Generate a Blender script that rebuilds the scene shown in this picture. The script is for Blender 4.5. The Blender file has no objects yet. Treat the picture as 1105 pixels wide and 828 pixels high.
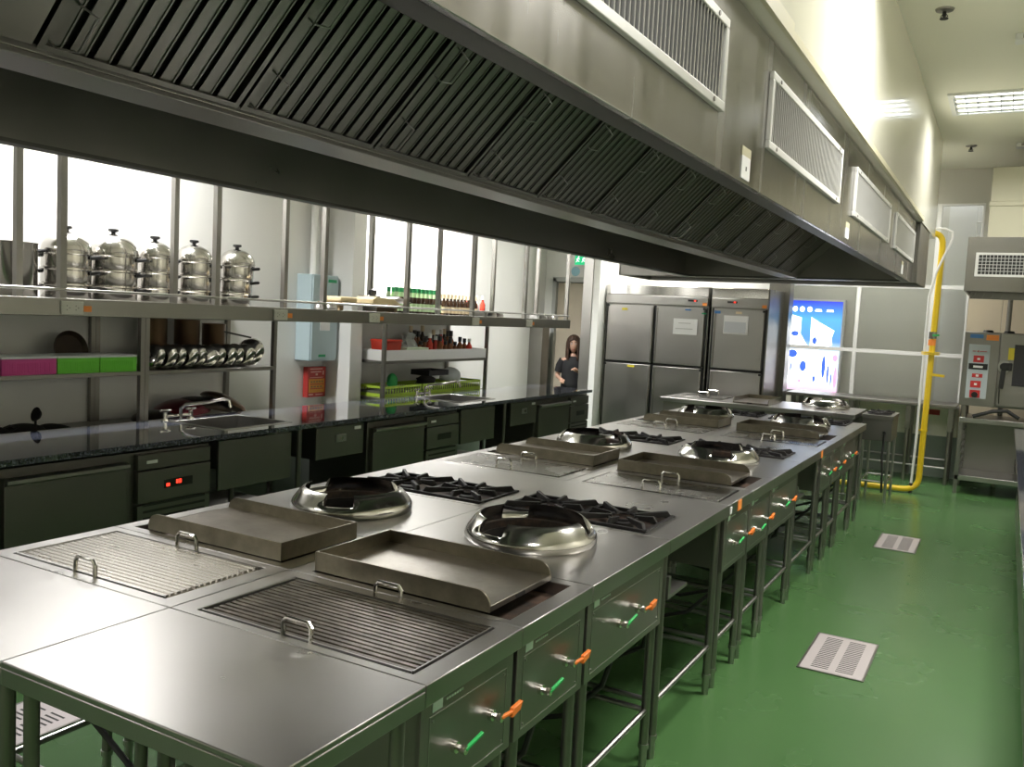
import bpy, math, random
from mathutils import Vector, Matrix
random.seed(7)
C = bpy.context.scene.collection
PI = math.pi
FZ = -0.13            # floor level in working units (rescaled to metres at the end)

# ------------------------------------------------------------------ materials
def nt(name):
    m = bpy.data.materials.new(name); m.use_nodes = True
    t = m.node_tree; return m, t, t.nodes['Principled BSDF']
def mat(name, col, rough=.5, metal=0, noise=0, nscale=8, bump=0, coat=0, stretch=None, rvar=0, emit=None, estr=0, alpha=1, trans=0):
    m, t, b = nt(name)
    b.inputs['Base Color'].default_value = (*col, 1)
    b.inputs['Roughness'].default_value = rough
    b.inputs['Metallic'].default_value = metal
    b.inputs['Coat Weight'].default_value = coat
    b.inputs['Coat Roughness'].default_value = .06
    if trans: b.inputs['Transmission Weight'].default_value = trans
    if emit:
        b.inputs['Emission Color'].default_value = (*emit, 1); b.inputs['Emission Strength'].default_value = estr
    if noise or bump or rvar:
        tc = t.nodes.new('ShaderNodeTexCoord'); mp = t.nodes.new('ShaderNodeMapping')
        if stretch: mp.inputs['Scale'].default_value = stretch
        n = t.nodes.new('ShaderNodeTexNoise'); n.inputs['Scale'].default_value = nscale; n.inputs['Detail'].default_value = 5
        t.links.new(tc.outputs['Object'], mp.inputs[0]); t.links.new(mp.outputs[0], n.inputs['Vector'])
        if noise:
            r = t.nodes.new('ShaderNodeMix'); r.data_type = 'RGBA'
            r.inputs['A'].default_value = (*[c*(1-noise) for c in col], 1); r.inputs['B'].default_value = (*[min(1, c*(1+noise)) for c in col], 1)
            t.links.new(n.outputs['Fac'], r.inputs['Factor']); t.links.new(r.outputs['Result'], b.inputs['Base Color'])
        if rvar:
            k = t.nodes.new('ShaderNodeMapRange'); k.inputs['From Min'].default_value = .3; k.inputs['From Max'].default_value = .7
            k.inputs['To Min'].default_value = max(.02, rough-rvar); k.inputs['To Max'].default_value = rough+rvar
            t.links.new(n.outputs['Fac'], k.inputs['Value']); t.links.new(k.outputs[0], b.inputs['Roughness'])
        if bump:
            bp = t.nodes.new('ShaderNodeBump'); bp.inputs['Strength'].default_value = bump; bp.inputs['Distance'].default_value = .01
            t.links.new(n.outputs['Fac'], bp.inputs['Height']); t.links.new(bp.outputs[0], b.inputs['Normal'])
    return m
def spots(name, col, col2, rough, metal, scale, lo, hi, rough2=None):
    """base colour with worn / soiled patches of their own shape"""
    m, t, b = nt(name); b.inputs['Metallic'].default_value = metal; b.inputs['Roughness'].default_value = rough
    tc = t.nodes.new('ShaderNodeTexCoord'); mp = t.nodes.new('ShaderNodeMapping')
    n = t.nodes.new('ShaderNodeTexNoise'); n.inputs['Scale'].default_value = scale; n.inputs['Detail'].default_value = 8; n.inputs['Roughness'].default_value = .7
    cr = t.nodes.new('ShaderNodeValToRGB'); cr.color_ramp.elements[0].position = lo; cr.color_ramp.elements[1].position = hi
    cr.color_ramp.elements[0].color = (*col, 1); cr.color_ramp.elements[1].color = (*col2, 1)
    t.links.new(tc.outputs['Object'], mp.inputs[0]); t.links.new(mp.outputs[0], n.inputs['Vector']); t.links.new(n.outputs['Fac'], cr.inputs[0]); t.links.new(cr.outputs[0], b.inputs['Base Color'])
    if rough2 is not None:
        k = t.nodes.new('ShaderNodeMapRange'); k.inputs['From Min'].default_value = lo; k.inputs['From Max'].default_value = hi
        k.inputs['To Min'].default_value = rough; k.inputs['To Max'].default_value = rough2
        t.links.new(n.outputs['Fac'], k.inputs['Value']); t.links.new(k.outputs[0], b.inputs['Roughness'])
    return m, mp
M = {}
M['steel'] = mat('steel', (.44, .43, .415), .32, 1, noise=.04, nscale=3, rvar=.04)
M['top'] = mat('steel_worktop', (.45, .435, .425), .31, 1, noise=.08, nscale=2.6, rvar=.045)
M['dsteel'] = mat('steel_dull', (.29, .28, .26), .38, 1, noise=.05, nscale=4, rvar=.04)
M['cab'] = mat('steel_shaded', (.17, .165, .15), .42, .9, noise=.05, nscale=4)  # steel with shade mixed into its colour, for the dim left counter fronts
M['lipm'] = mat('hood_lip_dark', (.12, .12, .11), .45, 1)
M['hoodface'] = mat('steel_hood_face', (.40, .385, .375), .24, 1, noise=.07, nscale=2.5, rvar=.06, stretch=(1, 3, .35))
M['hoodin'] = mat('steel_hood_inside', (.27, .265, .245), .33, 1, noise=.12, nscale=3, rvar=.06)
M['filter'] = mat('filter_steel', (.20, .198, .185), .36, 1)
M['slot'] = mat('filter_slot_dark', (.03, .03, .028), .6, .3)
M['chrome'] = mat('chrome', (.72, .7, .67), .12, 1)
M['pot'] = mat('pot_steel', (.56, .54, .51), .14, 1, rvar=.05, nscale=5)
M['ring'] = mat('wok_ring_steel', (.62, .605, .585), .17, 1, rvar=.06, nscale=6, noise=.08, bump=0)
M['iron'] = mat('cast_iron', (.020, .018, .018), .55, .3, noise=.4, nscale=20, bump=.3)
M['rust'], _ = spots('rusty_pan', (.030, .024, .020), (.13, .075, .05), .6, .2, 9, .42, .68)
M['pit'] = mat('soot', (.012, .010, .009), .8)
M['griddle'], _ = spots('griddle_plate', (.22, .195, .165), (.34, .31, .275), .28, .9, 5, .35, .65, .28)
M['tray'], _ = spots('griddle_wall', (.19, .17, .125), (.30, .27, .21), .30, .9, 7, .35, .7, .30)
M['grillb'], mp = spots('grill_plate_bright', (.60, .57, .53), (.20, .15, .11), .26, .95, 9, .60, .72, .5); mp.inputs['Scale'].default_value = (1, 3, 1)
M['grilld'], mp = spots('grill_plate_soiled', (.10, .085, .07), (.34, .30, .26), .34, .9, 11, .45, .85, .25); mp.inputs['Scale'].default_value = (1, 3, 1)
M['plate'] = mat('cover_plate', (.24, .23, .215), .27, 1, noise=.12, nscale=4, rvar=.03)
M['wallw'] = mat('white_wall', (.80, .80, .78), .35, 0, noise=.01, nscale=2)
M['cream'] = mat('cream_gloss_panel', (.82, .80, .68), .22, 0, noise=.015, nscale=1.5, coat=.5)
M['trimc'] = mat('cream_trim', (.52, .49, .34), .5, noise=.05)
M['ceil'] = mat('ceiling_paint', (.82, .805, .69), .6)
M['wallg'] = mat('far_wall_grey', (.50, .49, .44), .5)
M['beige'] = mat('beige_panel', (.55, .48, .36), .4)
M['olive'] = mat('olive_cream_duct', (.50, .48, .36), .5)
M['alu'] = mat('aluminium_white', (.74, .74, .73), .4, .1)
M['ventf'] = mat('vent_frame', (.66, .66, .64), .4, .3)
M['louv'] = mat('vent_louvre', (.55, .55, .54), .35, .5)
M['black'] = mat('black_plastic', (.012, .012, .012), .35)
M['rubber'] = mat('black_rubber', (.02, .02, .02), .6)
M['white'] = mat('white_plastic', (.78, .78, .76), .4)
M['paper'] = mat('paper', (.80, .80, .80), .6)
M['plast'] = mat('outlet_plate', (.62, .61, .57), .4)
M['orange'] = mat('orange_rubber', (.80, .20, .03), .4)
M['green'] = mat('green_rubber', (.03, .42, .10), .4)
M['osticker'] = mat('orange_sticker', (.85, .27, .05), .5)
M['bsticker'] = mat('blue_sticker', (.06, .20, .48), .5)
M['ysticker'] = mat('yellow_sticker', (.75, .62, .05), .5)
M['gsticker'] = mat('pale_green_label', (.45, .62, .50), .4)
M['red'] = mat('red_label', (.50, .03, .03), .4)
M['amber'] = mat('amber_sign', (.62, .28, .03), .5)
M['redsign'] = mat('red_sign', (.42, .035, .03), .5)
M['yellow'] = mat('yellow_paint', (.72, .50, .02), .3)
M['boxblue'] = mat('pale_blue_enamel', (.40, .50, .53), .4)
M['signgreen'] = mat('green_marking', (.02, .30, .12), .5)
M['pink'] = mat('pink_plastic', (.62, .06, .28), .4)
M['lime'] = mat('green_plastic', (.16, .62, .04), .4)
M['limeb'] = mat('lime_basket', (.42, .60, .06), .4)
M['clear'] = mat('frosted_lid', (.62, .66, .64), .3)
M['door'] = mat('beige_door', (.52, .46, .36), .5)
M['frameg'] = mat('grey_door_frame', (.42, .43, .42), .4)
M['towel'] = mat('cream_cloth', (.78, .66, .42), .9)
M['wood'] = mat('brown_board', (.22, .15, .07), .6, noise=.2)
M['darkpan'] = mat('dark_pan', (.05, .035, .025), .35, .6, noise=.3)
M['redpan'] = mat('dark_red_pan', (.16, .02, .03), .35, .4, noise=.2)
M['brownpan'] = mat('brown_seasoned_pan', (.16, .10, .06), .3, .8, noise=.3)
M['skin'] = mat('skin', (.55, .33, .24), .5)
M['hair'] = mat('hair', (.05, .025, .015), .5)
M['tee'] = mat('black_cloth', (.012, .012, .014), .8)
M['lip'] = mat('lips', (.40, .10, .09), .5)
M['eye'] = mat('eye_white', (.7, .7, .7), .3)
M['bottled'] = mat('dark_sauce_glass', (.03, .015, .008), .12)
M['bottleg'] = mat('green_cap', (.02, .26, .09), .4)
M['bottlel'] = mat('bottle_label_green', (.45, .60, .35), .5)
M['bottler'] = mat('red_sauce', (.50, .05, .03), .2)
M['bottley'] = mat('cream_label', (.75, .62, .42), .5)
M['amberg'] = mat('amber_glass', (.22, .08, .03), .15)
M['tube'] = mat('fluorescent_tube', (.9, .9, .9), .4, emit=(.92, .96, 1), estr=5)
M['refl'] = mat('louvre_reflector', (.75, .78, .82), .15, 1)
M['digit'] = mat('red_led', (.3, 0, 0), .4, emit=(1, .04, .02), estr=3)
M['exitg'] = mat('exit_green_lit', (0, .3, .12), .4, emit=(.02, .55, .22), estr=1.0)
M['exitw'] = mat('exit_white_lit', (.9, .9, .9), .4, emit=(.9, 1, .95), estr=1.3)
# glass
m, t, b = nt('pane_glass'); b.inputs['Base Color'].default_value = (.95, .97, .96, 1); b.inputs['Roughness'].default_value = .03
b.inputs['Transmission Weight'].default_value = 1; b.inputs['IOR'].default_value = 1.05; M['glass'] = m
m, t, b = nt('clear_plastic_pocket'); b.inputs['Base Color'].default_value = (.62, .64, .68, 1); b.inputs['Roughness'].default_value = .15; M['pocket'] = m
# green epoxy floor
m, t, b = nt('green_epoxy'); tc = t.nodes.new('ShaderNodeTexCoord')
n = t.nodes.new('ShaderNodeTexNoise'); n.inputs['Scale'].default_value = 1.3; n.inputs['Detail'].default_value = 6
mx = t.nodes.new('ShaderNodeMix'); mx.data_type = 'RGBA'; mx.inputs['A'].default_value = (.058, .132, .044, 1); mx.inputs['B'].default_value = (.070, .158, .052, 1)
n2 = t.nodes.new('ShaderNodeTexNoise'); n2.inputs['Scale'].default_value = 2.5; n2.inputs['Detail'].default_value = 3
kr = t.nodes.new('ShaderNodeMapRange'); kr.inputs['To Min'].default_value = .20; kr.inputs['To Max'].default_value = .32
n3 = t.nodes.new('ShaderNodeTexNoise'); n3.inputs['Scale'].default_value = 6
bp = t.nodes.new('ShaderNodeBump'); bp.inputs['Strength'].default_value = .015; bp.inputs['Distance'].default_value = .01
for a in (n, n2, n3): t.links.new(tc.outputs['Object'], a.inputs['Vector'])
t.links.new(n.outputs['Fac'], mx.inputs['Factor']); t.links.new(mx.outputs['Result'], b.inputs['Base Color'])
t.links.new(n2.outputs['Fac'], kr.inputs['Value']); t.links.new(kr.outputs[0], b.inputs['Roughness'])
M['floor'] = m
# speckled granite
m, t, b = nt('speckled_granite'); tc = t.nodes.new('ShaderNodeTexCoord'); v = t.nodes.new('ShaderNodeTexNoise'); v.inputs['Scale'].default_value = 90; v.inputs['Detail'].default_value = 4
cr = t.nodes.new('ShaderNodeValToRGB'); cr.color_ramp.elements[0].position = .45; cr.color_ramp.elements[1].position = .72
cr.color_ramp.elements[0].color = (.022, .024, .032, 1); cr.color_ramp.elements[1].color = (.22, .24, .32, 1)
t.links.new(tc.outputs['Object'], v.inputs['Vector']); t.links.new(v.outputs['Fac'], cr.inputs[0]); t.links.new(cr.outputs[0], b.inputs['Base Color'])
b.inputs['Roughness'].default_value = .05; b.inputs['Specular IOR Level'].default_value = .9; b.inputs['Coat Weight'].default_value = 1; b.inputs['Coat IOR'].default_value = 1.8; b.inputs['Coat Roughness'].default_value = .04; M['granite'] = m
# back-lit picture: plain generic blue advert with pale shapes
m, t, b = nt('lightbox_picture'); tc = t.nodes.new('ShaderNodeTexCoord'); sx = t.nodes.new('ShaderNodeSeparateXYZ')
cr = t.nodes.new('ShaderNodeValToRGB'); e = cr.color_ramp.elements
e[0].position = 0; e[0].color = (.9, .55, .75, 1); e[1].position = 1; e[1].color = (.02, .04, .62, 1)
for p_, c_ in ((.10, (.75, .8, 1, 1)), (.45, (.7, .85, 1, 1)), (.56, (.10, .30, .75, 1)), (.80, (.10, .42, .85, 1))):
    q = e.new(p_); q.color = c_
t.links.new(tc.outputs['Generated'], sx.inputs[0]); t.links.new(sx.outputs['Z'], cr.inputs[0])
t.links.new(cr.outputs[0], b.inputs['Emission Color']); b.inputs['Emission Strength'].default_value = 1.6; b.inputs['Base Color'].default_value = (.05, .05, .1, 1); M['picture'] = m
M['picwhite'] = mat('lightbox_white', (.8, .8, .8), .4, emit=(.95, .97, 1), estr=3.0)
M['picblue'] = mat('lightbox_blue', (.05, .1, .5), .4, emit=(.06, .16, .70), estr=1.2)
M['picpink'] = mat('lightbox_pink', (.8, .3, .4), .4, emit=(1, .35, .55), estr=1.6)

# ------------------------------------------------------------------ mesh builder
class MB:
    def __init__(s): s.v = []; s.f = []; s.m = []; s.k = 0
    def add(s, vs, fs):
        o = len(s.v); s.v += [tuple(p) for p in vs]; s.f += [[i+o for i in f] for f in fs]; s.m += [s.k]*len(fs); return s
    def mi(s, k): s.k = k; return s
    def box(s, x0, x1, y0, y1, z0, z1):
        if x0 > x1: x0, x1 = x1, x0
        if y0 > y1: y0, y1 = y1, y0
        if z0 > z1: z0, z1 = z1, z0
        return s.add([(x0,y0,z0),(x1,y0,z0),(x1,y1,z0),(x0,y1,z0),(x0,y0,z1),(x1,y0,z1),(x1,y1,z1),(x0,y1,z1)],
            [(0,3,2,1),(4,5,6,7),(0,1,5,4),(1,2,6,5),(2,3,7,6),(3,0,4,7)])
    def bar(s, a, b, w, h, up=(0,0,1)):
        a = Vector(a); b = Vector(b); d = (b-a).normalized(); u = Vector(up); r = d.cross(u)
        if r.length < 1e-4: r = d.cross(Vector((1,0,0)))
        r.normalize(); u = r.cross(d); vs = []
        for p in (a, b):
            for sx, sy in ((-1,-1),(1,-1),(1,1),(-1,1)): vs.append(p + r*sx*w/2 + u*sy*h/2)
        return s.add(vs, [(0,1,2,3),(7,6,5,4),(0,4,5,1),(1,5,6,2),(2,6,7,3),(3,7,4,0)])
    def tube(s, pts, r, n=10, cap=True, closed=False):
        pts = [Vector(p) for p in pts]; N = len(pts); rs = r if isinstance(r, (list, tuple)) else [r]*N
        d0 = (pts[1]-pts[0]).normalized(); u = d0.orthogonal().normalized(); vs = []; fs = []
        for i, p in enumerate(pts):
            if closed: d = (pts[(i+1) % N]-pts[i-1]).normalized()
            elif i == 0: d = d0
            elif i == N-1: d = (pts[i]-pts[i-1]).normalized()
            else: d = ((pts[i+1]-p).normalized()+(p-pts[i-1]).normalized()).normalized()
            u = (u - d*u.dot(d)).normalized(); w = d.cross(u)
            for k in range(n):
                a = 2*PI*k/n; vs.append(p + (u*math.cos(a)+w*math.sin(a))*rs[i])
        for i in range(N if closed else N-1):
            j = (i+1) % N
            for k in range(n): fs.append((i*n+k, i*n+(k+1) % n, j*n+(k+1) % n, j*n+k))
        if cap and not closed: fs.append(tuple(range(n-1, -1, -1))); fs.append(tuple(range((N-1)*n, N*n)))
        return s.add(vs, fs)
    def cyl(s, a, b, r, n=16, r2=None): return s.tube([a, b], [r, r if r2 is None else r2], n)
    def lathe(s, prof, c=(0,0,0), n=28, tf=None):
        vs = []; fs = []; P = len(prof)
        for k in range(n):
            a = 2*PI*k/n
            for r, z in prof: vs.append(Vector((r*math.cos(a), r*math.sin(a), z)))
        for k in range(n):
            j = (k+1) % n
            for i in range(P-1): fs.append((k*P+i, j*P+i, j*P+i+1, k*P+i+1))
        if prof[0][0] > 1e-5: fs.append(tuple(k*P for k in range(n-1, -1, -1)))
        if prof[-1][0] > 1e-5: fs.append(tuple(k*P+P-1 for k in range(n)))
        vs = [(tf @ v if tf else v) + Vector(c) for v in vs]
        return s.add(vs, fs)
    def lathe_open(s, prof, c=(0,0,0), n=28, tf=None):
        k0 = len(s.f); s.lathe(prof, c, n, tf)
        while len(s.f) > k0 and len(s.f[-1]) > 4: s.f.pop(); s.m.pop()
        return s
    def prism(s, poly, axis, t0, t1):
        """poly: 2D points; axis 'x': (y,z); 'y': (x,z); 'z': (x,y)"""
        def mk(p, t):
            return {'x': (t, p[0], p[1]), 'y': (p[0], t, p[1]), 'z': (p[0], p[1], t)}[axis]
        n = len(poly); vs = [mk(p, t0) for p in poly]+[mk(p, t1) for p in poly]
        fs = [tuple(range(n-1, -1, -1)), tuple(range(n, 2*n))]+[(i, (i+1) % n, n+(i+1) % n, n+i) for i in range(n)]
        return s.add(vs, fs)
    def frame(s, x0, x1, y0, y1, a0, a1, b0, b1, z0, z1):
        """slab with rectangular hole (a0..a1, b0..b1)"""
        O = [(x0,y0),(x1,y0),(x1,y1),(x0,y1)]; I = [(a0,b0),(a1,b0),(a1,b1),(a0,b1)]
        vs = [(*p, z1) for p in O]+[(*p, z1) for p in I]+[(*p, z0) for p in O]+[(*p, z0) for p in I]; fs = []
        for i in range(4):
            j = (i+1) % 4
            fs += [(i, j, 4+j, 4+i), (8+j, 8+i, 12+i, 12+j), (8+i, 8+j, j, i), (4+i, 4+j, 12+j, 12+i)]
        return s.add(vs, fs)
    def round_hole(s, x0, x1, y0, y1, cx, cy, r, z0, z1, n=32):
        O = []; I = []
        for k in range(n):
            a = 2*PI*(k+.5)/n; dx, dy = math.cos(a), math.sin(a); I.append((cx+r*dx, cy+r*dy))
            tx = ((x1-cx) if dx > 0 else (x0-cx))/dx; ty = ((y1-cy) if dy > 0 else (y0-cy))/dy; q = min(tx, ty)
            O.append([cx+q*dx, cy+q*dy])
        for cxx, cyy in ((x0,y0),(x1,y0),(x1,y1),(x0,y1)):
            k = min(range(n), key=lambda i: (O[i][0]-cxx)**2+(O[i][1]-cyy)**2); O[k] = [cxx, cyy]
        vs = [(*p, z1) for p in O]+[(*p, z1) for p in I]+[(*p, z0) for p in O]+[(*p, z0) for p in I]; fs = []
        for i in range(n):
            j = (i+1) % n
            fs += [(i, j, n+j, n+i), (2*n+i, 2*n+j, j, i), (n+i, n+j, 3*n+j, 3*n+i)]
        return s.add(vs, fs)
    def build(s, name, mats, parent=None, bevel=0, loc=None, sharp=35, flat=False):
        me = bpy.data.meshes.new(name); off = Vector(loc) if loc else Vector((0,0,0))
        if parent is not None and loc is None:
            q = parent
            while q is not None: off = off + Vector(q.get('_o', (0,0,0))); q = q.parent
        me.from_pydata([Vector(p)-off for p in s.v], [], s.f); me.update()
        if not isinstance(mats, (list, tuple)): mats = [mats]
        for x in mats: me.materials.append(M[x] if isinstance(x, str) else x)
        for i, p in enumerate(me.polygons): p.material_index = s.m[i]
        if not flat:
            for p in me.polygons: p.use_smooth = True
            me.set_sharp_from_angle(angle=math.radians(sharp))
        o = bpy.data.objects.new(name, me); C.objects.link(o)
        if parent is not None: o.parent = parent
        if loc: o.location = loc
        if bevel:
            b = o.modifiers.new('edge', 'BEVEL'); b.width = bevel; b.segments = 2; b.limit_method = 'ANGLE'; b.angle_limit = math.radians(50)
        return o
def tag(o, label, cat=None, group=None):
    o['label'] = label
    if cat: o['category'] = cat
    if group: o['group'] = group
    return o
def thing(name, loc, label, cat, group=None, rz=0):
    """Empty at the base; with rz=0 the parts are given in world units"""
    o = bpy.data.objects.new(name, None); C.objects.link(o); o.location = loc; o.rotation_euler = (0,0,rz); o.empty_display_size = .1
    o['_o'] = tuple(loc); tag(o, label, cat, group); return o
def local(o): o['_o'] = (0.,0.,0.); return o
def st(o): o['kind'] = 'structure'; return o
def dup(o, parent=None, keep=True):
    c = o.copy(); C.objects.link(c); c.parent = parent
    for ch in [k for k in bpy.data.objects if k.parent == o]: dup(ch, c)
    return c
def place(src, loc, rz, label, group=None, tilt=None):
    c = dup(src); c.location = loc; c.rotation_euler = (tilt[0], tilt[1], rz) if tilt else (0, 0, rz); c['label'] = label
    if group: c['group'] = group
    return c
used = {}
def get(key, maker, loc, rz, label, group=None, tilt=None):
    """first use builds the prototype, later uses copy it"""
    if key not in used:
        o = maker(); used[key] = o; o.location = loc; o.rotation_euler = (tilt[0], tilt[1], rz) if tilt else (0,0,rz); o['label'] = label
        if group: o['group'] = group
        return o
    return place(used[key], loc, rz, label, group, tilt)
def text(s, size, name, matname, parent, loc, rot, ext=.001):
    cu = bpy.data.curves.new(name, 'FONT'); cu.body = s; cu.size = size; cu.extrude = ext; cu.align_x = 'CENTER'; cu.align_y = 'CENTER'
    o = bpy.data.objects.new(name, cu); me = bpy.data.meshes.new_from_object(o); bpy.data.objects.remove(o)
    me.materials.clear(); me.materials.append(M[matname])
    o = bpy.data.objects.new(name, me); C.objects.link(o); o.parent = parent
    q = parent; off = Vector((0,0,0))
    while q is not None: off += Vector(q.get('_o', (0,0,0))); q = q.parent
    o.location = Vector(loc)-off; o.rotation_euler = rot; return o

XL, XR, YB, YF, ZC = -6.05, 1.75, -3.2, 13.05, 3.95
# ------------------------------------------------------------------ room shell
st(MB().box(XL-.1, XR+.1, YB-.1, YF+2.2, FZ-.1, FZ).build('floor', 'floor'))
st(MB().box(XL-.1, XR+.1, YB-.1, YF+2.2, ZC, ZC+.1).build('ceiling', 'ceil'))
st(MB().box(XL-.1, XL, YB, YF+2.2, FZ, ZC).build('wall_left', 'wallw'))
st(MB().box(XR, XR+.1, YB, YF+2.2, FZ, ZC).build('wall_right', 'cream'))
st(MB().box(XL, XR, YB-.1, YB, FZ, ZC).build('wall_back', 'cream'))
st(MB().box(XL, XR, YF+2, YF+2.1, FZ, ZC).build('wall_beyond', 'wallg'))
# column on the left wall
st(MB().box(XL, XL+.015, YB, 11.28, FZ, .55).build('wall_left_shade_band', mat('grey_green_shade', (.10, .115, .10), .4)))  # dark band added low on the wall, standing in for shade under the counter
st(MB().box(XL, -5.70, 6.87, 7.06, FZ, ZC).box(XL, -5.70, 7.055, 7.06, FZ, ZC).build('trim_1', 'wallw'))
# bulkhead above the hood
st(MB().box(-3.23, -.83, -3.2, 11.2, 2.86, ZC).build('wall_bulkhead', 'cream'))
st(MB().box(-.83, -.812, -3.2, 9.5, 2.86, 2.895).box(-.83, -.818, -1, 3.55, 2.895, 2.93).build('trim_2', 'trimc'))
# far partition: stub, door wall, partition walls
st(MB().box(-5.05, -4.955, 11.2, YF, FZ, ZC).build('wall_stub', 'wallw'))
st(MB().box(-5.195, -5.05, 11.18, 11.6, FZ, ZC).build('trim_3', 'steel', bevel=.004))
st(MB().box(XL, -5.91, 11.7, 11.8, FZ, ZC).box(-5.91, -5.0, 11.7, 11.8, 2.32, ZC).build('wall_door', 'wallw'))
dr = st(MB().box(-5.86, -5.0, 11.73, 11.77, FZ, 2.25).build('door_1', 'door'))
MB().box(-5.385, -5.345, 11.695, 11.73, 1.50, 1.82).build('door_handle', 'black', dr)
MB().box(-5.91, -5.85, 11.66, 11.81, FZ, 2.32).box(-5.91, -5.0, 11.66, 11.81, 2.26, 2.33).build('door_frame', 'frameg', dr, bevel=.004)
MB().box(-5.905, -5.895, 11.655, 11.66, 1.0, 1.12).build('door_hinge', 'dsteel', dr)
st(MB().box(XL, -5.84, 11.28, 11.5, FZ, 1.63).build('trim_4', 'dsteel', bevel=.004))
st(MB().box(-4.96, -2.9, 12.4, 12.5, FZ, ZC).build('wall_fridge', 'wallw'))
st(MB().box(-2.90, -2.62, 12.25, 12.5, FZ, ZC).build('trim_5', 'hoodin', bevel=.005))
# far wall below the glazing, and beige tiled part at right
st(MB().box(-2.89, -.50, YF, YF+.12, FZ+.55, .80).build('wall_far_dado', 'cream'))
st(MB().box(-2.89, XR, YF-.02, YF+.12, FZ, FZ+.55).build('baseboard_far', mat('grey_green_skirting', (.20, .24, .20), .4)))
tw = MB()
for i in range(6): tw.box(-.50+i*.40, -.505+(i+1)*.40, YF, YF+.12, FZ+.55, 2.95)
st(tw.build('wall_far_tiles', 'beige', bevel=.002))
st(MB().box(-2.89, XR, YF, YF+.12, 3.50, ZC).box(-.40, XR, YF, YF+.12, 2.95, 3.5).build('wall_far_top', 'wallg'))
# glazed partition
def win(n, x0, x1, z0, z1):
    w = st(MB().frame(x0, x1, 0, 1, x0+.03, x1-.03, 0, 1, 0, 1).build('window_%d' % n, 'alu')) if 0 else None
    mb = MB(); F = .026
    for (a, b_, c, d) in ((x0, x1, z0, z0+F), (x0, x1, z1-F, z1), (x0, x0+F, z0+F, z1-F), (x1-F, x1, z0+F, z1-F)): mb.box(a, b_, YF-.005, YF+.055, c, d)
    w = st(mb.build('window_%d' % n, 'alu', bevel=.003))
    MB().box(x0+F, x1-F, YF+.022, YF+.028, z0+F, z1-F).build('window_pane', 'glass', w)
    return w
win(1, -2.89, -1.86, .80, 1.50); win(2, -1.86, -.93, .80, 1.50)
win(3, -2.89, -1.86, 1.50, 2.40); win(4, -1.86, -.93, 1.50, 2.40)
win(5, -2.89, -.93, 2.40, 3.50); win(6, -.93, -.50, .80, 1.50); win(7, -.93, -.50, 1.50, 2.40); win(8, -.93, -.40, 2.40, 3.50)
# room beyond glass
st(MB().box(-2.95, -.85, YF+.55, YF+.6, FZ, ZC).build('wall_beyond_left', mat('pale_grey_wall', (.58, .57, .52), .5)))
st(MB().box(-.85, XR, YF+.55, YF+.6, FZ, ZC).build('wall_beyond_right', mat('pale_grey_wall_b', (.66, .66, .64), .5)))
rk = thing('tube_ladder', (-.5, YF+.5, 2.6), 'white tubular frame high behind the far glass pane', 'frame')
mb = MB()
for xx in (-.50, -.44): mb.cyl((xx, YF+.4, 2.6), (xx, YF+.4, ZC), .010, 8)
for zz in (2.78, 2.98, 3.12, 3.3): mb.cyl((-.50, YF+.4, zz), (-.36, YF+.4, zz), .012, 8)
mb.build('ladder_tubes', 'white', rk)

# ------------------------------------------------------------------ lights (kitchen fixtures, plus an added fill beyond the glass)
def fixture(x, y, label, pw, col=(1, .97, .92), spread=150):
    def mk():
        o = local(thing('ceiling_light', (0,0,0), '', 'ceiling light', 'recessed fluorescent fittings'))
        MB().frame(-.62, .62, -.42, .42, -.58, .58, -.38, .38, -.02, 0).build('frame', 'white', o)
        mb = MB()
        for k in range(5): mb.box(-.58, .58, -.38+k*.19-.006, -.38+k*.19+.006, -.016, .0)
        for k in range(13): mb.box(-.58+k*.0966-.003, -.58+k*.0966+.003, -.38, .38, -.014, 0)
        mb.build('louvre', 'refl', o)
        for k in range(4): MB().box(-.56, .56, -.285+k*.19-.022, -.285+k*.19+.022, -.006, -.001).build('tube', 'tube', o)
        return o
    o = get('fix', mk, (x, y, ZC), 0, label)
    l = bpy.data.lights.new('ceiling_light_lamp', 'AREA'); l.shape = 'RECTANGLE'; l.size = 1.12; l.size_y = .72; l.energy = pw; l.color = col
    q = bpy.data.objects.new('ceiling_light_lamp', l); C.objects.link(q); q.parent = o; q.location = (0,0,-.03); l.spread = math.radians(spread)
    return o
P = 1.0
fixture(-.05, 9.43, 'recessed ceiling light over the right aisle, the one in view', 52*P, (1,.98,.92))
fixture(-.05, 5.0, 'recessed ceiling light over the right aisle just above the view', 56*P, (1,.98,.92))
fixture(-.05, .5, 'recessed ceiling light over the right aisle above the camera', 14*P, (1,.98,.92))
fixture(-5.0, -1.2, 'recessed ceiling light over the left aisle behind the camera', 5*P)
fixture(-4.35, 11.4, 'recessed ceiling light above the refrigerators', 11*P)
fixture(-1.9, 11.85, 'recessed ceiling light by the glazed partition', 16*P)
# added fill light for the room beyond glass, no fixture known there
l = bpy.data.lights.new('far_room_fill', 'AREA'); l.shape = 'RECTANGLE'; l.size = 2.2; l.size_y = .35; l.energy = 7
q = bpy.data.objects.new('far_room_fill', l); C.objects.link(q); q.location = (-1.2, YF+.33, ZC-.05)
w = bpy.data.worlds.new('world'); bpy.context.scene.world = w; w.use_nodes = True
w.node_tree.nodes['Background'].inputs[0].default_value = (.6, .65, .6, 1); w.node_tree.nodes['Background'].inputs[1].default_value = .02

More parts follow.
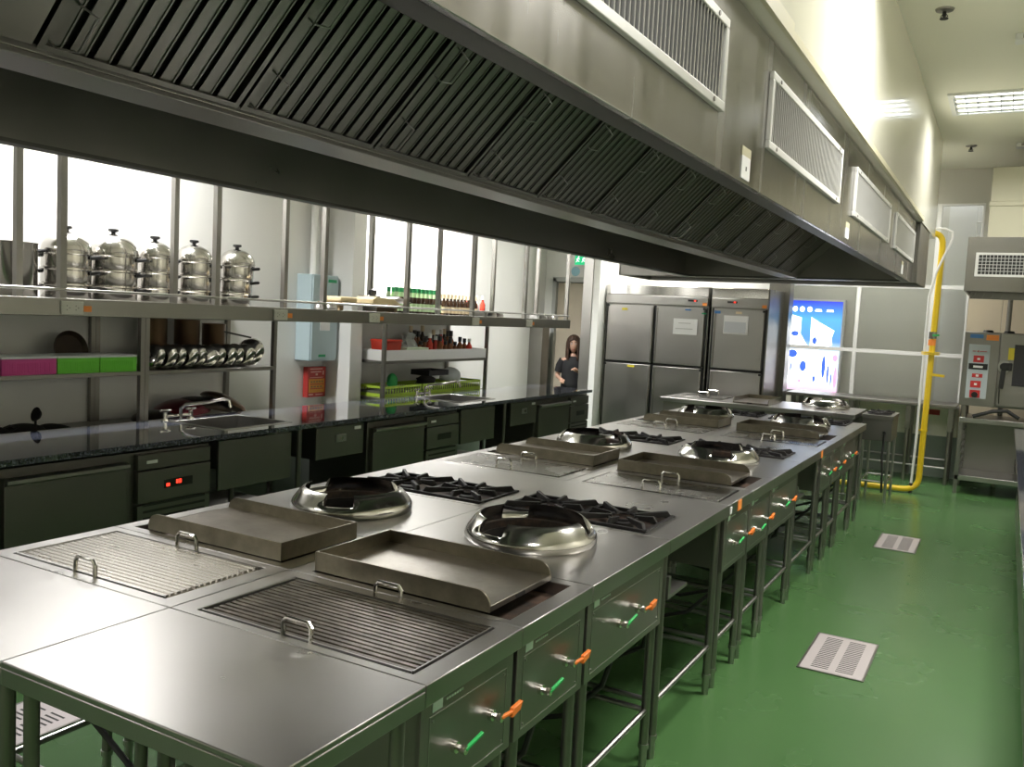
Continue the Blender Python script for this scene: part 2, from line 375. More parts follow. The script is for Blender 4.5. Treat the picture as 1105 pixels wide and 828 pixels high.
def batten(x, y, label, pw):
    def mk():
        o = local(thing('batten_light', (0,0,0), '', 'ceiling light', 'narrow ceiling battens over the left wall'))
        MB().prism([(-.11, 0), (.11, 0), (.08, -.05), (-.08, -.05)], 'y', -.65, .65).build('housing', 'white', o)
        for k in (-.04, .04): MB().cyl((k, -.60, -.065), (k, .60, -.065), .014, 10).build('tube', 'tube', o)
        return o
    o = get('bat', mk, (x, y, ZC), 0, label)
    l = bpy.data.lights.new('batten_lamp', 'AREA'); l.shape = 'RECTANGLE'; l.size = .18; l.size_y = 1.2; l.energy = pw; l.color = (1, .99, .97); l.spread = math.radians(125)
    q = bpy.data.objects.new('batten_lamp', l); C.objects.link(q); q.parent = o; q.location = (0,0,-.085)
batten(-5.74, 4.1, 'narrow ceiling batten over the steamer racks', 105)
batten(-5.74, 8.2, 'narrow ceiling batten over the sauce rack', 95)
def sprinkler():
    o = local(thing('sprinkler_head', (0,0,0), '', 'sprinkler', 'ceiling sprinklers'))
    MB().lathe([(.0, 0), (.06, 0), (.055, -.012), (.02, -.018), (0, -.018)][::-1], n=20).build('escutcheon', 'dsteel', o)
    mb = MB().cyl((0,0,-.015), (0,0,-.05), .012, 10).cyl((0,0,-.062), (0,0,-.066), .028, 14)
    for s_ in (-1, 1): mb.tube([(s_*.012, 0, -.035), (s_*.022, 0, -.05), (s_*.004, 0, -.063)], .003, 6)
    mb.build('deflector', 'rubber', o); return o
get('spr', sprinkler, (-.56, 6.70, ZC), 0, 'dark ceiling sprinkler nearest the camera, above the aisle')
get('spr', sprinkler, (-.56, 11.5, ZC), 0, 'dark ceiling sprinkler at the far end near the glazing')
def emlight():
    o = local(thing('ceiling_detector', (0,0,0), '', 'detector', 'ceiling detector boxes'))
    MB().box(-.09, .09, -.07, .07, -.05, 0).build('housing', 'white', o, bevel=.01)
    MB().box(-.04, .07, -.073, -.07, -.04, -.012).build('lens', 'dsteel', o); return o
get('det', emlight, (-.05, 7.45, ZC), 0, 'white box detector on ceiling at right edge near the closer sprinkler')
get('det', emlight, (-.02, 11.5, ZC), 0, 'small white box on ceiling beside the far sprinkler')

# ------------------------------------------------------------------ extraction hood over the island
ZB = 2.27
def hood(x0, x1, y0, y1, label):
    h = thing('extraction_hood', ((x0+x1)/2, (y0+y1)/2, ZB), label, 'hood')
    return h
h = hood(-3.2, -.88, -.9, 9.5, 'long stainless extraction hood over the cooking island with baffle filters')
mb = MB().box(-.90, -.88, -.9, 9.5, ZB, 2.85)
mb.build('side_panel', 'hoodface', h, bevel=.003)['label'] = 'brushed side panel facing the right aisle'
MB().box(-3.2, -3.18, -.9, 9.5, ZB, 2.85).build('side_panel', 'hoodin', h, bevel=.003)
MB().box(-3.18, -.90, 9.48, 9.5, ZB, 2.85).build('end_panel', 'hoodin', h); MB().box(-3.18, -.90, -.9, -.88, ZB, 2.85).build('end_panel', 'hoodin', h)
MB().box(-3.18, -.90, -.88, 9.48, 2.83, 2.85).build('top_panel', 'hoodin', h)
MB().box(-.965, -.90, -.88, 9.48, ZB, ZB+.015).box(-3.18, -3.12, -.88, 9.48, ZB, ZB+.015).box(-3.12, -.965, 9.42, 9.48, ZB, ZB+.015).box(-3.12, -.965, -.88, -.82, ZB, ZB+.015).build('grease_lip', 'lipm', h)
MB().box(-2.12, -1.96, -.88, 9.48, 2.275, 2.29).box(-2.12, -2.11, -.88, 9.48, 2.29, 2.34).box(-1.97, -1.96, -.88, 9.48, 2.29, 2.31).build('gutter', 'steel', h, bevel=.002)
# filter bank (right-facing slope), 45 degrees rising from the gutter toward the aisle
S2 = math.sqrt(.5)
def slope(u, w, y):  # u along the slope, w out of the filter plane (down toward the viewer)
    return (-1.965+u*S2+w*S2, y, 2.30+u*S2-w*S2)
def filt(y0, y1):
    mb = MB(); Lh = .49
    def sb(u0, u1, w0, w1, a, b_):
        vs = [slope(u, w, y) for u in (u0, u1) for w in (w0, w1) for y in (a, b_)]
        mb.add(vs, [(0,1,3,2),(4,6,7,5),(0,4,5,1),(2,3,7,6),(0,2,6,4),(1,5,7,3)])
    mb.mi(1); sb(0, Lh, -.035, -.03, y0, y1); mb.mi(0)
    sb(0, .018, -.03, .004, y0, y1); sb(Lh-.018, Lh, -.03, .004, y0, y1); sb(0, Lh, -.03, .004, y0, y0+.016); sb(0, Lh, -.03, .004, y1-.016, y1)
    n = 9; p = (y1-y0-.03)/n
    for k in range(n):
        a = y0+.015+k*p; sb(.018, Lh-.018, -.010, -.006, a+.03*p, a+.62*p)          # baffle face
        sb(.018, Lh-.018, -.020, -.003, a+.62*p, a+.70*p)
    return mb
def handle(y, ua, ub):
    return MB().tube([slope(ua, 0, y), slope(ua, .025, y+.006), slope(ua+.012, .035, y+.05), slope(ub-.012, .035, y+.05), slope(ub, .025, y+.006), slope(ub, 0, y)], .0032, 6)
y = 1.235; FP = .606
first = None
for k in range(13):
    if first is None:
        o = filt(y, y+FP-.012).build('baffle_filter', ['filter', 'slot'], h)
        for ua, ub in ((.03, .15), (.33, .45)): handle(y+.02, ua, ub).build('handle', 'steel', o)
        first = o
    else:
        o = first.copy(); C.objects.link(o); o.parent = h; o.location.y += FP*k
        for ch in [c for c in bpy.data.objects if c.parent == first]:
            d = ch.copy(); C.objects.link(d); d.parent = o
for (a, b_) in ((-.88, 1.225), (1.235+13*FP, 9.48)):
    vs = [slope(u, w_, yy) for u in (0, .50) for w_ in (-.01, 0) for yy in (a, b_)]
    MB().add(vs, [(0,1,3,2),(4,6,7,5),(0,4,5,1),(2,3,7,6),(0,2,6,4),(1,5,7,3)]).build('blank_panel', 'hoodin', h)
# other side of the V and the plenum floor
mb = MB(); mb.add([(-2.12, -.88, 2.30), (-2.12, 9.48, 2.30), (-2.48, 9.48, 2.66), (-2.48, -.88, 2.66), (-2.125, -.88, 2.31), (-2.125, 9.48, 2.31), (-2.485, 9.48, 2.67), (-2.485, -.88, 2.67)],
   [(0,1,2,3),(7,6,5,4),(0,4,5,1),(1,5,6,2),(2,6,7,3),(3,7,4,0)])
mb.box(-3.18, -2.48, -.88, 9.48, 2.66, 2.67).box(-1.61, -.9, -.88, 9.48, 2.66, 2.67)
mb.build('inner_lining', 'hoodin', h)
# ventilation grilles on the side panel
for (a, b_, nm) in ((1.20, 2.86, 'nearest'), (3.47, 5.10, ''), (5.62, 7.36, ''), (7.76, 9.34, '')):
    z0, z1 = 2.445, 2.735
    g = MB().frame(0, 1, 0, 1, 0, 1, 0, 1, 0, 1)
    g = MB()
    for (p, q_, r_, s_) in ((a, b_, z0, z0+.03), (a, b_, z1-.03, z1), (a, a+.03, z0+.03, z1-.03), (b_-.03, b_, z0+.03, z1-.03)): g.box(-.88, -.862, p, q_, r_, s_)
    g = g.build('vent_grille', 'ventf', h, bevel=.003)
    lv = MB().mi(1).box(-.8798, -.8785, a+.03, b_-.03, z0+.03, z1-.03).mi(0); n = int((b_-a)/.032)
    for i in range(1, n): yy = a+.03+(b_-a-.06)*i/n; lv.bar((-.872, yy, z0+.03), (-.872, yy, z1-.03), .014, .004, up=(.5, .85, 0))
    lv.build('louvres', ['louv', 'slot'], g)
    for (yy, zz) in ((a+.12, z0+.015), (b_-.12, z0+.015), (a+.12, z1-.015), (b_-.12, z1-.015)): MB().cyl((-.862, yy, zz), (-.859, yy, zz), .008, 8).build('screw', 'dsteel', g)
def notice(y0, y1, z0, z1, label, glyph):
    o = thing('paper_notice', (-.88, y0, z0), label, 'notice')
    MB().box(-.879, -.876, y0, y1, z0, z1-.02).mi(1).box(-.879, -.8765, y0-.004, y1+.004, z1-.022, z1+.012).build('sheet', ['paper', 'trimc'], o)
    if glyph: MB().box(-.8755, -.8745, (y0+y1)/2-.006, (y0+y1)/2+.006, z0+.03, z1-.055).build('printed_mark', 'black', o)
notice(3.16, 3.27, 2.285, 2.385, 'white paper notice taped under the gap between the two nearest grilles', True)
notice(5.45, 5.56, 2.30, 2.38, 'small white notice taped on hood between the second and third grilles', False)
notice(8.50, 8.63, 2.29, 2.39, 'small white notice taped on hood under the farthest grille', False)
# second hood at far end
h2 = thing('extraction_hood', (-2.4, 10.1, ZB), 'second stainless extraction hood beyond the long one at the far end', 'hood')
MB().box(-.86, -.84, 9.56, 10.6, ZB, 2.85).box(-4.0, -3.98, 9.56, 10.6, ZB, 2.85).box(-3.98, -.86, 9.56, 9.58, ZB, 2.85).box(-3.98, -.86, 10.58, 10.6, ZB, 2.85).build('skirt', 'dsteel', h2, bevel=.004)
MB().box(-3.98, -.86, 9.58, 10.58, 2.6, 2.62).box(-3.98, -3.23, 9.58, 10.58, 2.83, 2.85).build('canopy', 'hoodin', h2)
MB().box(-3.98, -.86, 9.58, 9.63, ZB, ZB+.03).box(-3.98, -.86, 10.53, 10.58, ZB, ZB+.03).build('grease_lip', 'steel', h2)

# ------------------------------------------------------------------ cooking island
W = .915; XM = -2.075; ZT = .85
def legs(o, L, xs=(.05, W-.045), top=.80, stretch=True, ys=None):
    ya, yb = ys or (.05, L-.05)
    for x in xs:
        for yy in (ya, yb):
            lg = MB().cyl((x, yy, FZ+.09), (x, yy, top), .019, 14).build('leg', 'dsteel', o)
            MB().lathe([(.0, FZ), (.017, FZ), (.017, FZ+.085), (.023, FZ+.085), (.023, FZ+.105), (.0, FZ+.105)], (x, yy, 0), 14).build('foot', 'steel', lg)
    if stretch:
        zz = .12
        for x in xs: MB().cyl((x, ya, zz), (x, yb, zz), .0125, 10).build('stretcher', 'steel', o)
        for yy in (ya, yb): MB().cyl((xs[0], yy, zz), (xs[1], yy, zz), .0125, 10).build('stretcher', 'steel', o)
def valve(o, y, z, m, d=1):
    x = W-.02
    v = MB().cyl((x, y, z), (x+.012, y, z), .016, 14).cyl((x+.012, y, z), (x+.034, y, z), .009, 10).cyl((x+.026, y, z), (x+.040, y, z), .013, 8).build('valve_body', 'chrome', o)
    if m == 'orange': mb = MB().bar((x+.036, y, z), (x+.046, y+.045, z+.004), .011, .009).prism([(y+.04, z-.012), (y+.085, z-.004), (y+.10, z+.018), (y+.045, z+.014)], 'x', x+.038, x+.052)
    else: mb = MB().bar((x+.036, y, z), (x+.046, y+.07, z+.022), .010, .009)
    mb.build('valve_lever', m, v, bevel=.002)['label'] = m+' rubber-sleeved lever'
def panel(o, L):
    x = W-.02
    p = MB().box(x-.015, x, .012, L-.012, .49, .795).build('control_panel', 'dsteel', o, bevel=.002)
    mb = MB()
    for (a, b_, c, d) in ((.05, L-.05, .74, .7425), (.05, L-.05, .515, .5175), (.05, .0525, .515, .7425), (L-.0525, L-.05, .515, .7425)): mb.box(x, x+.0015, a, b_, c, d)
    mb.build('panel_seam', 'steel', p)
    mb = MB()
    for yy in (.065, L-.065):
        for zz in (.53, .728): mb.cyl((x, yy, zz), (x+.003, yy, zz), .004, 8)
    mb.build('screws', 'steel', p)
    MB().box(x, x+.002, .06, .105, .752, .782).build('label_plate', 'gsticker', p)
    mb = MB()
    for k in range(7): mb.box(x, x+.001, .125+k*.012, .133+k*.012, .762, .768)
    mb.build('stencilled_text', 'gsticker', p)
    return p
def hose(o, L):
    MB().tube([(W-.06, L*.5, .5), (W-.12, L*.5+.03, .32), (W-.25, L*.5-.02, .18), (W*.5, L*.5, .10), (.12, L*.5, .15)], .011, 8).build('gas_hose', 'rubber', o)
def unit_base(name, label, L):
    o = local(thing(name, (0,0,0), label, 'cooking station', 'modules of the cooking island'))
    return o
G = .0015
def mk_plain():
    o = unit_base('worktable', '', .5); L = .5
    MB().box(0, W, G, L-G, .835, ZT).box(W-.012, W, G, L-G, .79, .835).box(0, W-.012, G, .012, .79, .835).box(0, W-.012, L-.012, L-G, .79, .835).build('worktop', 'top', o, bevel=.003)
    legs(o, L, top=.835); o['category'] = 'worktable'; return o
def mk_grill(style):
    L = .49; o = unit_base('char_grill', '', L)
    MB().frame(0, W, G, L-G, .075, .85, .035, L-.045, .79, ZT).build('worktop', 'top', o, bevel=.003)
    MB().box(.03, W-.04, .03, L-.03, .50, .79).build('burner_housing', 'dsteel', o)
    if style == 'bars': MB().box(.076, .849, .036, L-.046, .791, .80).build('fire_tray', 'pit', o)
    else: MB().box(.076, .849, .036, L-.046, .791, .80).build('fire_tray', 'pit', o)
    p = panel(o, L); valve(p, .17, .62, 'green'); valve(p, .355, .635, 'orange')
    legs(o, L, top=.50); hose(o, L); return o
def mk_griddle():
    L = .50; o = unit_base('griddle_station', '', L)
    MB().frame(0, W, G, L-G, .075, .85, .035, L-.045, .79, ZT).build('worktop', 'top', o, bevel=.003)
    MB().box(.03, W-.04, .03, L-.03, .50, .79).build('burner_housing', 'dsteel', o)
    MB().box(.076, .849, .036, L-.046, .791, .805).build('drip_tray', 'rust', o)
    p = panel(o, L); valve(p, .17, .60, 'green'); valve(p, .34, .635, 'orange')
    legs(o, L, top=.50); hose(o, L); return o
def mk_wok():
    L = .79; o = unit_base('wok_range', '', L)
    MB().round_hole(0, W, G, L-G, .445, .42, .205, .79, ZT).build('worktop', 'top', o, bevel=.0025)
    MB().frame(.03, W-.04, .03, L-.03, .2, .69, .18, .66, .50, .79).build('burner_housing', 'dsteel', o)
    MB().lathe_open([(.204, .85), (.2, .80), (.12, .66), (.05, .62), (0, .62)], (.445, .42, 0), 32).build('burner_pit', 'pit', o)
    MB().lathe([(0, .625), (.05, .625), (.06, .66), (.035, .69), (0, .69)], (.445, .42, 0), 16).build('burner_head', 'rust', o)
    p = panel(o, L); valve(p, .30, .63, 'green'); valve(p, .48, .64, 'orange')
    legs(o, L, top=.50); hose(o, L); return o
def mk_range():
    L = .89; o = unit_base('open_burner_range', '', L)
    MB().frame(0, W, G, L-G, .05, .785, .03, .45, .79, ZT).build('worktop', 'top', o, bevel=.003)
    MB().box(.051, .784, .031, .449, .791, .805).build('drip_tray', 'rust', o)
    mb = MB()
    for cx in (.235, .60): mb.lathe([(0, .805), (.055, .805), (.05, .835), (.02, .842), (0, .842)], (cx, .24, 0), 18)
    mb.build('burner_heads', 'iron', o)
    MB().box(.04, W-.28, .03, .52, .60, .79).build('burner_housing', 'dsteel', o)
    MB().box(W-.10, W-.03, .10, .13, .56, .66).box(W-.10, W-.03, .10, .36, .56, .575).build('valve_bracket', 'dsteel', o)
    MB().tube([(W-.09, .2, .72), (W-.11, .22, .55), (W-.2, .3, .25), (W-.4, .35, .12)], .012, 8).build('gas_hose', 'rubber', o)
    legs(o, L, top=.79); legs(o, L, xs=(.1, W-.045), top=.79, stretch=False, ys=(.22, .60)) if False else None
    return o
def bail(mb, x, y, z, h=.052, w=.10, r=.007):
    """bail handle standing upright, running along x"""
    return mb.tube([(x-w/2, y, z), (x-w/2, y, z+h*.75), (x-w/2+.012, y, z+h), (x+w/2-.012, y, z+h), (x+w/2, y, z+h*.75), (x+w/2, y, z)], r, 8)
def mk_plate(style):
    o = local(thing('grill_plate', (0,0,0), '', 'grill plate'))
    x0, x1, y0, y1 = .085, .84, .045, .435
    if style.startswith('bars'):
        mt = 'grillb' if 'bright' in style else 'grilld'
        mb = MB().box(x0, x1, y0, y1, .832, .840); n = 17; p = (y1-y0)/n
        for k in range(n):
            a = y0+(k+.5)*p; mb.prism([(a-p*.42, .840), (a+p*.42, .840), (a+p*.30, .850), (a-p*.30, .850)], 'x', x0+.012, x1-.004)
        mb.build('ribbed_plate', mt, o)
        MB().box(x0, x1, y0-.005, y0, .832, .853).box(x0, x1, y1, y1+.005, .832, .853).box(x1-.001, x1+.004, y0, y1, .832, .853).build('rim', 'steel', o)
    else:
        MB().box(x0, x1, y0, y1, .838, .853).build('flat_plate', 'plate', o, bevel=.003)
    mb = MB()
    hy = (.038, .442) if 'bars' in style else (.09, .40)
    bail(mb, .46, hy[0], .85); mb.build('handle', 'chrome', o)
    mb = MB(); bail(mb, .46, hy[1], .85); mb.build('handle', 'chrome', o)
    return o
def mk_tray():
    o = local(thing('griddle_tray', (0,0,0), '', 'griddle tray'))
    x0, x1, y0, y1 = .085, .775, .045, .45; zb = .853; zw = .918
    MB().box(x0, x1, y0, y1, zb, .872).build('cooking_plate', 'griddle', o, bevel=.002)
    R = .05; arc = [(x1-R+R*math.sin(a), zw-R+R*math.cos(a)) for a in [PI/2*i/8 for i in range(9)]]
    prof = [(x0, zb), (x0, zw)]+arc+[(x1, zb)]
    MB().prism(prof, 'y', y0-.004, y0+.004).build('side_splash', 'tray', o)
    MB().prism(prof, 'y', y1-.004, y1+.004).build('side_splash', 'tray', o)
    MB().box(x0-.004, x0+.004, y0-.004, y1+.004, zb, zw).build('back_splash', 'tray', o)
    MB().box(x1, x1+.002, y0+.16, y0+.22, .856, .868).build('grease_slot', 'pit', o)
    return o
def mk_ring():
    o = local(thing('wok_ring', (0,0,0), '', 'wok ring'))
    n = 72; mb = MB(); vs = []; fs = []
    def prof(t):   # t=1 raised lug, t=0 cutaway
        base = [(.264, .0), (.270, .010), (.271, .024), (.267, .038), (.259, .050)]
        lug = [(.248, .064), (.236, .080), (.220, .095), (.208, .099), (.222, .078), (.232, .05), (.228, .0)]
        cut = [(.250, .054), (.245, .052), (.240, .047), (.236, .040), (.232, .03), (.230, .02), (.228, .0)]
        return base+[(a[0]*t+b_[0]*(1-t), a[1]*t+b_[1]*(1-t)) for a, b_ in zip(lug, cut)]
    PN = 12; angs = []
    for c in (20, 140, 260):
        for (a, t) in [(c-45, 0), (c-44, 1)]+[(c-44+88*i/14, 1) for i in range(1, 14)]+[(c+44, 1), (c+45, 0)]+[(c+45+30*i/6, 0) for i in range(1, 6)]: angs.append((a, t))
    N = len(angs)
    for a, t in angs:
        for r, z in prof(t): vs.append((r*math.cos(math.radians(a)), r*math.sin(math.radians(a)), z))
    for k in range(N):
        j = (k+1) % N
        for i in range(PN-1): fs.append((k*PN+i, j*PN+i, j*PN+i+1, k*PN+i+1))
    mb.add(vs, fs).build('ring_body', 'ring', o, sharp=50)
    MB().lathe_open([(.224, .0), (.222, .030), (.214, .036), (.205, .030), (.205, 0)], n=36).build('inner_collar', 'rust', o)
    return o
def mk_grate():
    o = local(thing('burner_grate', (0,0,0), '', 'burner grate')); s_ = .178; mb = MB()
    for a in (-s_, s_):
        mb.bar((a, -s_-.01, .0), (a, s_+.01, .0), .016, .016).bar((-s_-.01, a, .0), (s_+.01, a, .0), .016, .016)
    for k in range(8):
        a = PI/4*k; d = Vector((math.cos(a), math.sin(a), 0)); R = s_*(1.414 if k % 2 else 1)
        side = Vector((-d.y, d.x, 0))*.008
        p = [d*(R-.004)+Vector((0,0,-.004)), d*(R-.03)+Vector((0,0,.03)), d*.06+Vector((0,0,.022)), d*.055+Vector((0,0,.006)), d*(R-.05)+Vector((0,0,.0))]
        vs = [q+side for q in p]+[q-side for q in p]
        mb.add(vs, [(0,1,2,3,4), (9,8,7,6,5)]+[(i, 5+i, 5+(i+1) % 5, (i+1) % 5) for i in range(5)])
    ring = [(.075*math.cos(2*PI*i/20), .075*math.sin(2*PI*i/20), .008) for i in range(20)]; mb.tube(ring, .007, 6, closed=True)
    mb.build('grate_bars', 'iron', o, bevel=.0015); return o
SIDE = {'R': ('aisle-side', 'right'), 'L': ('rack-side', 'left')}
RANK = ['nearest', 'middle', 'farthest']
y0s = [1.73, 4.40, 7.07]
def at(col, y0, L, lx=0, ly=0):
    """origin and rotation of a module; left column is the module turned half a circle"""
    return ((XM, y0, 0), 0) if col == 'R' else ((XM, y0+L, 0), PI)
def local_pt(col, y0, L, lx, ly): return (XM+lx, y0+ly) if col == 'R' else (XM-lx, y0+L-ly)
for col in 'RL':
    sd, rl = SIDE[col]
    loc, rz = at(col, 1.23, .5)
    get('plain', mk_plain, loc, rz, 'plain stainless worktable ending the island in front, %s half' % rl, 'plain worktables at the near end of the island')
    for s in range(3):
        y0 = y0s[s]; rk_ = RANK[s]
        loc, rz = at(col, y0, .49); get('grill', lambda: mk_grill('bars'), loc, rz, '%s char-grill station of the %s row, stainless with lever valves' % (rk_, sd), 'grill stations in the island')
        sty = ('bars bright' if col == 'L' else 'bars dark') if s == 0 else 'flat'
        lab = {('L', 0): 'bright ribbed grill plate with two handles, front left of the island',
               ('R', 0): 'dark soiled ribbed grill plate with two handles, front right of the island'}.get((col, s), '%s flat cover plate with two bail handles in the %s row, before its griddle' % (rk_ if s == 2 else 'middle', sd))
        get('plate'+sty, lambda: mk_plate(sty), loc, rz, lab, 'lift-off grill plates')
        loc, rz = at(col, y0+.49, .50); get('griddle', mk_griddle, loc, rz, '%s griddle station of the %s row, behind a grill plate' % (rk_, sd), 'griddle stations in the island')
        get('tray', mk_tray, loc, rz, '%s raised brown-grey griddle tray in the %s row' % (rk_, sd), 'griddle trays on the island')
        loc, rz = at(col, y0+.99, .79); get('wok', mk_wok, loc, rz, '%s wok range of the %s row, flat stainless top with round pit' % (rk_, sd), 'wok ranges in the island')
        px, py = local_pt(col, y0+.99, .79, .445, .42)
        get('ring', mk_ring, (px, py, ZT), (.98 if col == 'R' else 1.66)+.6*s, '%s shiny notched wok ring in the %s row' % (rk_, sd), 'wok rings on the island')
        L = .89 if s < 2 else .50
        y1 = y0+1.78
        if s < 2:
            loc, rz = ((XM, y1, 0), 0) if col == 'R' else ((XM, y1, 0), 0)
        else: loc, rz = (XM, y1, 0), 0
        key = 'range'+col+str(s == 2)
        def mkr(col=col, L=L):
            o = unit_base('open_burner_range', '', L); sx = 1 if col == 'R' else -1
            def bx(mb, x0, x1, *r): return mb.box(sx*x0, sx*x1, *r)
            a, b_ = sorted((sx*0, sx*W)); c, d = sorted((sx*.05, sx*.785))
            MB().frame(a, b_, G, L-G, c, d, .03, .45, .79, ZT).build('worktop', 'top', o, bevel=.003)
            bx(MB(), .051, .784, .031, .449, .791, .805).build('drip_tray', 'rust', o)
            for cx in (.235, .60): MB().lathe([(0, .805), (.055, .805), (.05, .835), (.02, .842), (0, .842)], (sx*cx, .24, 0), 18).build('burner_head', 'iron', o)
            bx(MB(), .04, W-.28, .03, .47, .60, .79).build('burner_housing', 'dsteel', o)
            bx(bx(MB(), W-.10, W-.03, .10, .13, .56, .66), W-.10, W-.03, .13, .36, .56, .575).build('valve_bracket', 'dsteel', o)
            MB().tube([(sx*(W-.09), .2, .72), (sx*(W-.11), .22, .55), (sx*(W-.2), .3, .25), (sx*(W-.4), .35, .12)], .012, 8).build('gas_hose', 'rubber', o)
            xs = (sx*.05, sx*(W-.045)); legs(o, L, xs=xs, top=.79); return o
        get(key, mkr, loc, rz, '%s open-burner range of the %s row, behind a wok ring' % (rk_, sd), 'open burner ranges in the island')
        sx = 1 if col == 'R' else -1
        for gi, cx in enumerate((.235, .60)):
            get('grate', mk_grate, (XM+sx*cx, y1+.24, ZT), 0, 'black cast-iron grate on the %s %s range, %s of the two' % (rk_, sd, 'the inner' if gi == 0 else 'the outer'), 'cast iron burner grates')
for yy, z0, lab in ((4.60, .792, 'small orange sticker on the island edge below the second flat plate'), (6.95, .792, 'small orange sticker on the island edge farther along')):
    tag(MB().box(-1.160, -1.1575, yy-.035, yy+.035, z0, .845).build('edge_sticker', 'osticker'), lab, 'sticker')
tag(MB().box(-1.160, -1.1575, 4.42, 4.45, .80, .835).build('edge_label', 'paper'), 'tiny pale label on the island edge beside the nearer orange sticker', 'label')
tag(MB().cyl((XM, 1.9, .03), (XM, 9.3, .03), .02, 12).box(XM-.02, XM+.02, 2.5, 2.53, FZ, .03).box(XM-.02, XM+.02, 5.5, 5.53, FZ, .03).box(XM-.02, XM+.02, 8.5, 8.53, FZ, .03).build('gas_manifold', 'dsteel'), 'grey gas pipe running on brackets under the island', 'pipe')

# ------------------------------------------------------------------ far cooking unit and low stove
o = thing('far_cooking_counter', (-2.5, 10.7, FZ), 'stainless cooking counter standing crosswise beyond the island', 'cooking station')
MB().box(-3.63, -1.39, 10.2, 11.15, .80, ZT).build('worktop', 'top', o, bevel=.004)
MB().box(-3.60, -1.42, 10.24, 11.1, .52, .80).build('burner_housing', 'dsteel', o, bevel=.004)
for x in (-3.55, -2.9, -2.2, -1.47):
    for yy in (10.3, 11.05):
        MB().cyl((x, yy, FZ), (x, yy, .52), .02, 12).build('leg', 'dsteel', o)
def xbox(mb, *a): return mb.box(*a)
t_ = place(used['tray'], (-2.02, 10.56, 0), -PI/2, 'low griddle tray on the far crosswise counter', 'griddle trays on the island'); t_.location = (-3.35+.55, 11.05, 0)
t_ = thing('cover_plate', (-3.2, 10.75, ZT), 'flat plate with bail handles at the left end of the far counter', 'grill plate')
MB().box(-3.48, -2.95, 10.5, 11.0, ZT, .862).build('flat_plate', 'plate', t_, bevel=.003)
for yy in (10.54, 10.96): bail(MB(), -3.2, yy, .862, .06, .14, .006).build('handle', 'chrome', t_)
place(used['ring'], (-1.80, 10.78, ZT), .3, 'wok ring on the far crosswise counter', 'wok rings on the island')
tag(MB().box(-2.18, -2.10, 10.192, 10.20, .60, .70).build('sticker', 'osticker'), 'orange sticker on the far counter front', 'sticker') if False else None

o = thing('low_stove', (-1.19, 10.95, FZ), 'low square stock-pot stove on thin legs at the far end of the aisle', 'stove')
MB().box(-1.35, -1.04, 10.50, 11.1, .56, .84).build('burner_housing', 'cab', o, bevel=.004)
MB().box(-1.36, -1.03, 10.49, 11.11, .80, .845).build('top_rim', 'cab', o, bevel=.003)
for yy in (10.66, 10.95):
    mb = MB()
    for k in range(6):
        a = PI/3*k; mb.bar((-1.195, yy, .85), (-1.195+.13*math.cos(a), yy+.12*math.sin(a), .865), .014, .016)
    mb.tube([(-1.195+.12*math.cos(2*PI*i/18), yy+.12*math.sin(2*PI*i/18), .852) for i in range(18)], .008, 6, closed=True); mb.build('grate', 'iron', o)
for x in (-1.33, -1.06):
    for yy in (10.52, 11.08): MB().cyl((x, yy, FZ), (x, yy, .56), .016, 12).build('leg', 'steel', o)
MB().cyl((-1.33, 10.52, .10), (-1.06, 10.52, .10), .011, 8).cyl((-1.33, 11.08, .10), (-1.06, 11.08, .10), .011, 8).cyl((-1.33, 10.52, .10), (-1.33, 11.08, .10), .011, 8).cyl((-1.06, 10.52, .10), (-1.06, 11.08, .10), .011, 8).build('stretcher', 'steel', o)
MB().cyl((-1.11, 10.50, .66), (-1.11, 10.46, .66), .018, 12).bar((-1.11, 10.455, .56), (-1.11, 10.455, .68), .03, .02).build('valve', 'black', o)
MB().tube([(-1.11, 10.47, .56), (-1.115, 10.46, .4), (-1.10, 10.48, .2), (-1.10, 10.55, -.02)], .012, 8).build('gas_hose', 'rubber', o)

# ------------------------------------------------------------------ yellow gas pipe
o = thing('gas_pipe', (-.79, 11.5, FZ), 'yellow gas pipe rising from the green floor beside the low stove', 'pipe')
def arc3(a, c, b_, n=6):
    a, c, b_ = Vector(a), Vector(c), Vector(b_); return [tuple(a*(1-t)**2+c*2*t*(1-t)+b_*t*t) for t in [i/n for i in range(n+1)]]
pts = [(-2.4, 11.3, -.085), (-1.7, 11.3, -.085)]+arc3((-.95, 11.42, -.085), (-.80, 11.5, -.085), (-.795, 11.5, .06))+arc3((-.765, 11.5, 2.80), (-.76, 11.5, 2.95), (-.88, 11.45, 2.95))+[(-1.3, 11.4, 2.95)]
MB().tube(pts, .034, 14).build('pipe_run', 'yellow', o)
MB().cyl((-.79, 11.5, 1.53), (-.79, 11.5, 1.545), .10, 16).cyl((-.79, 11.5, 1.55), (-.79, 11.5, 1.565), .10, 16).build('flange', 'yellow', o)
MB().cyl((-.782, 11.5, 1.72), (-.782, 11.5, 1.80), .045, 12).build('coupling', 'dsteel', o)
MB().bar((-.78, 11.46, 1.76), (-.71, 11.44, 1.765), .02, .02).build('valve_lever', 'green', o)['label'] = 'green valve lever'
MB().cyl((-.785, 11.5, 1.64), (-.785, 11.5, 1.71), .042, 12).build('tape', 'osticker', o)
MB().bar((-.78, 11.5, 1.30), (-.62, 11.45, 1.29), .03, .03).build('branch_lever', 'yellow', o)
MB().cyl((-.79, 11.5, .62), (-.79, 11.5, .64), .045, 12).bar((-.87, 11.5, .63), (-.79, 11.5, .63), .015, .015).build('clamp', 'yellow', o)
o = thing('white_conduit', (-.87, 11.55, FZ), 'thin white conduit running beside the yellow gas pipe', 'conduit')
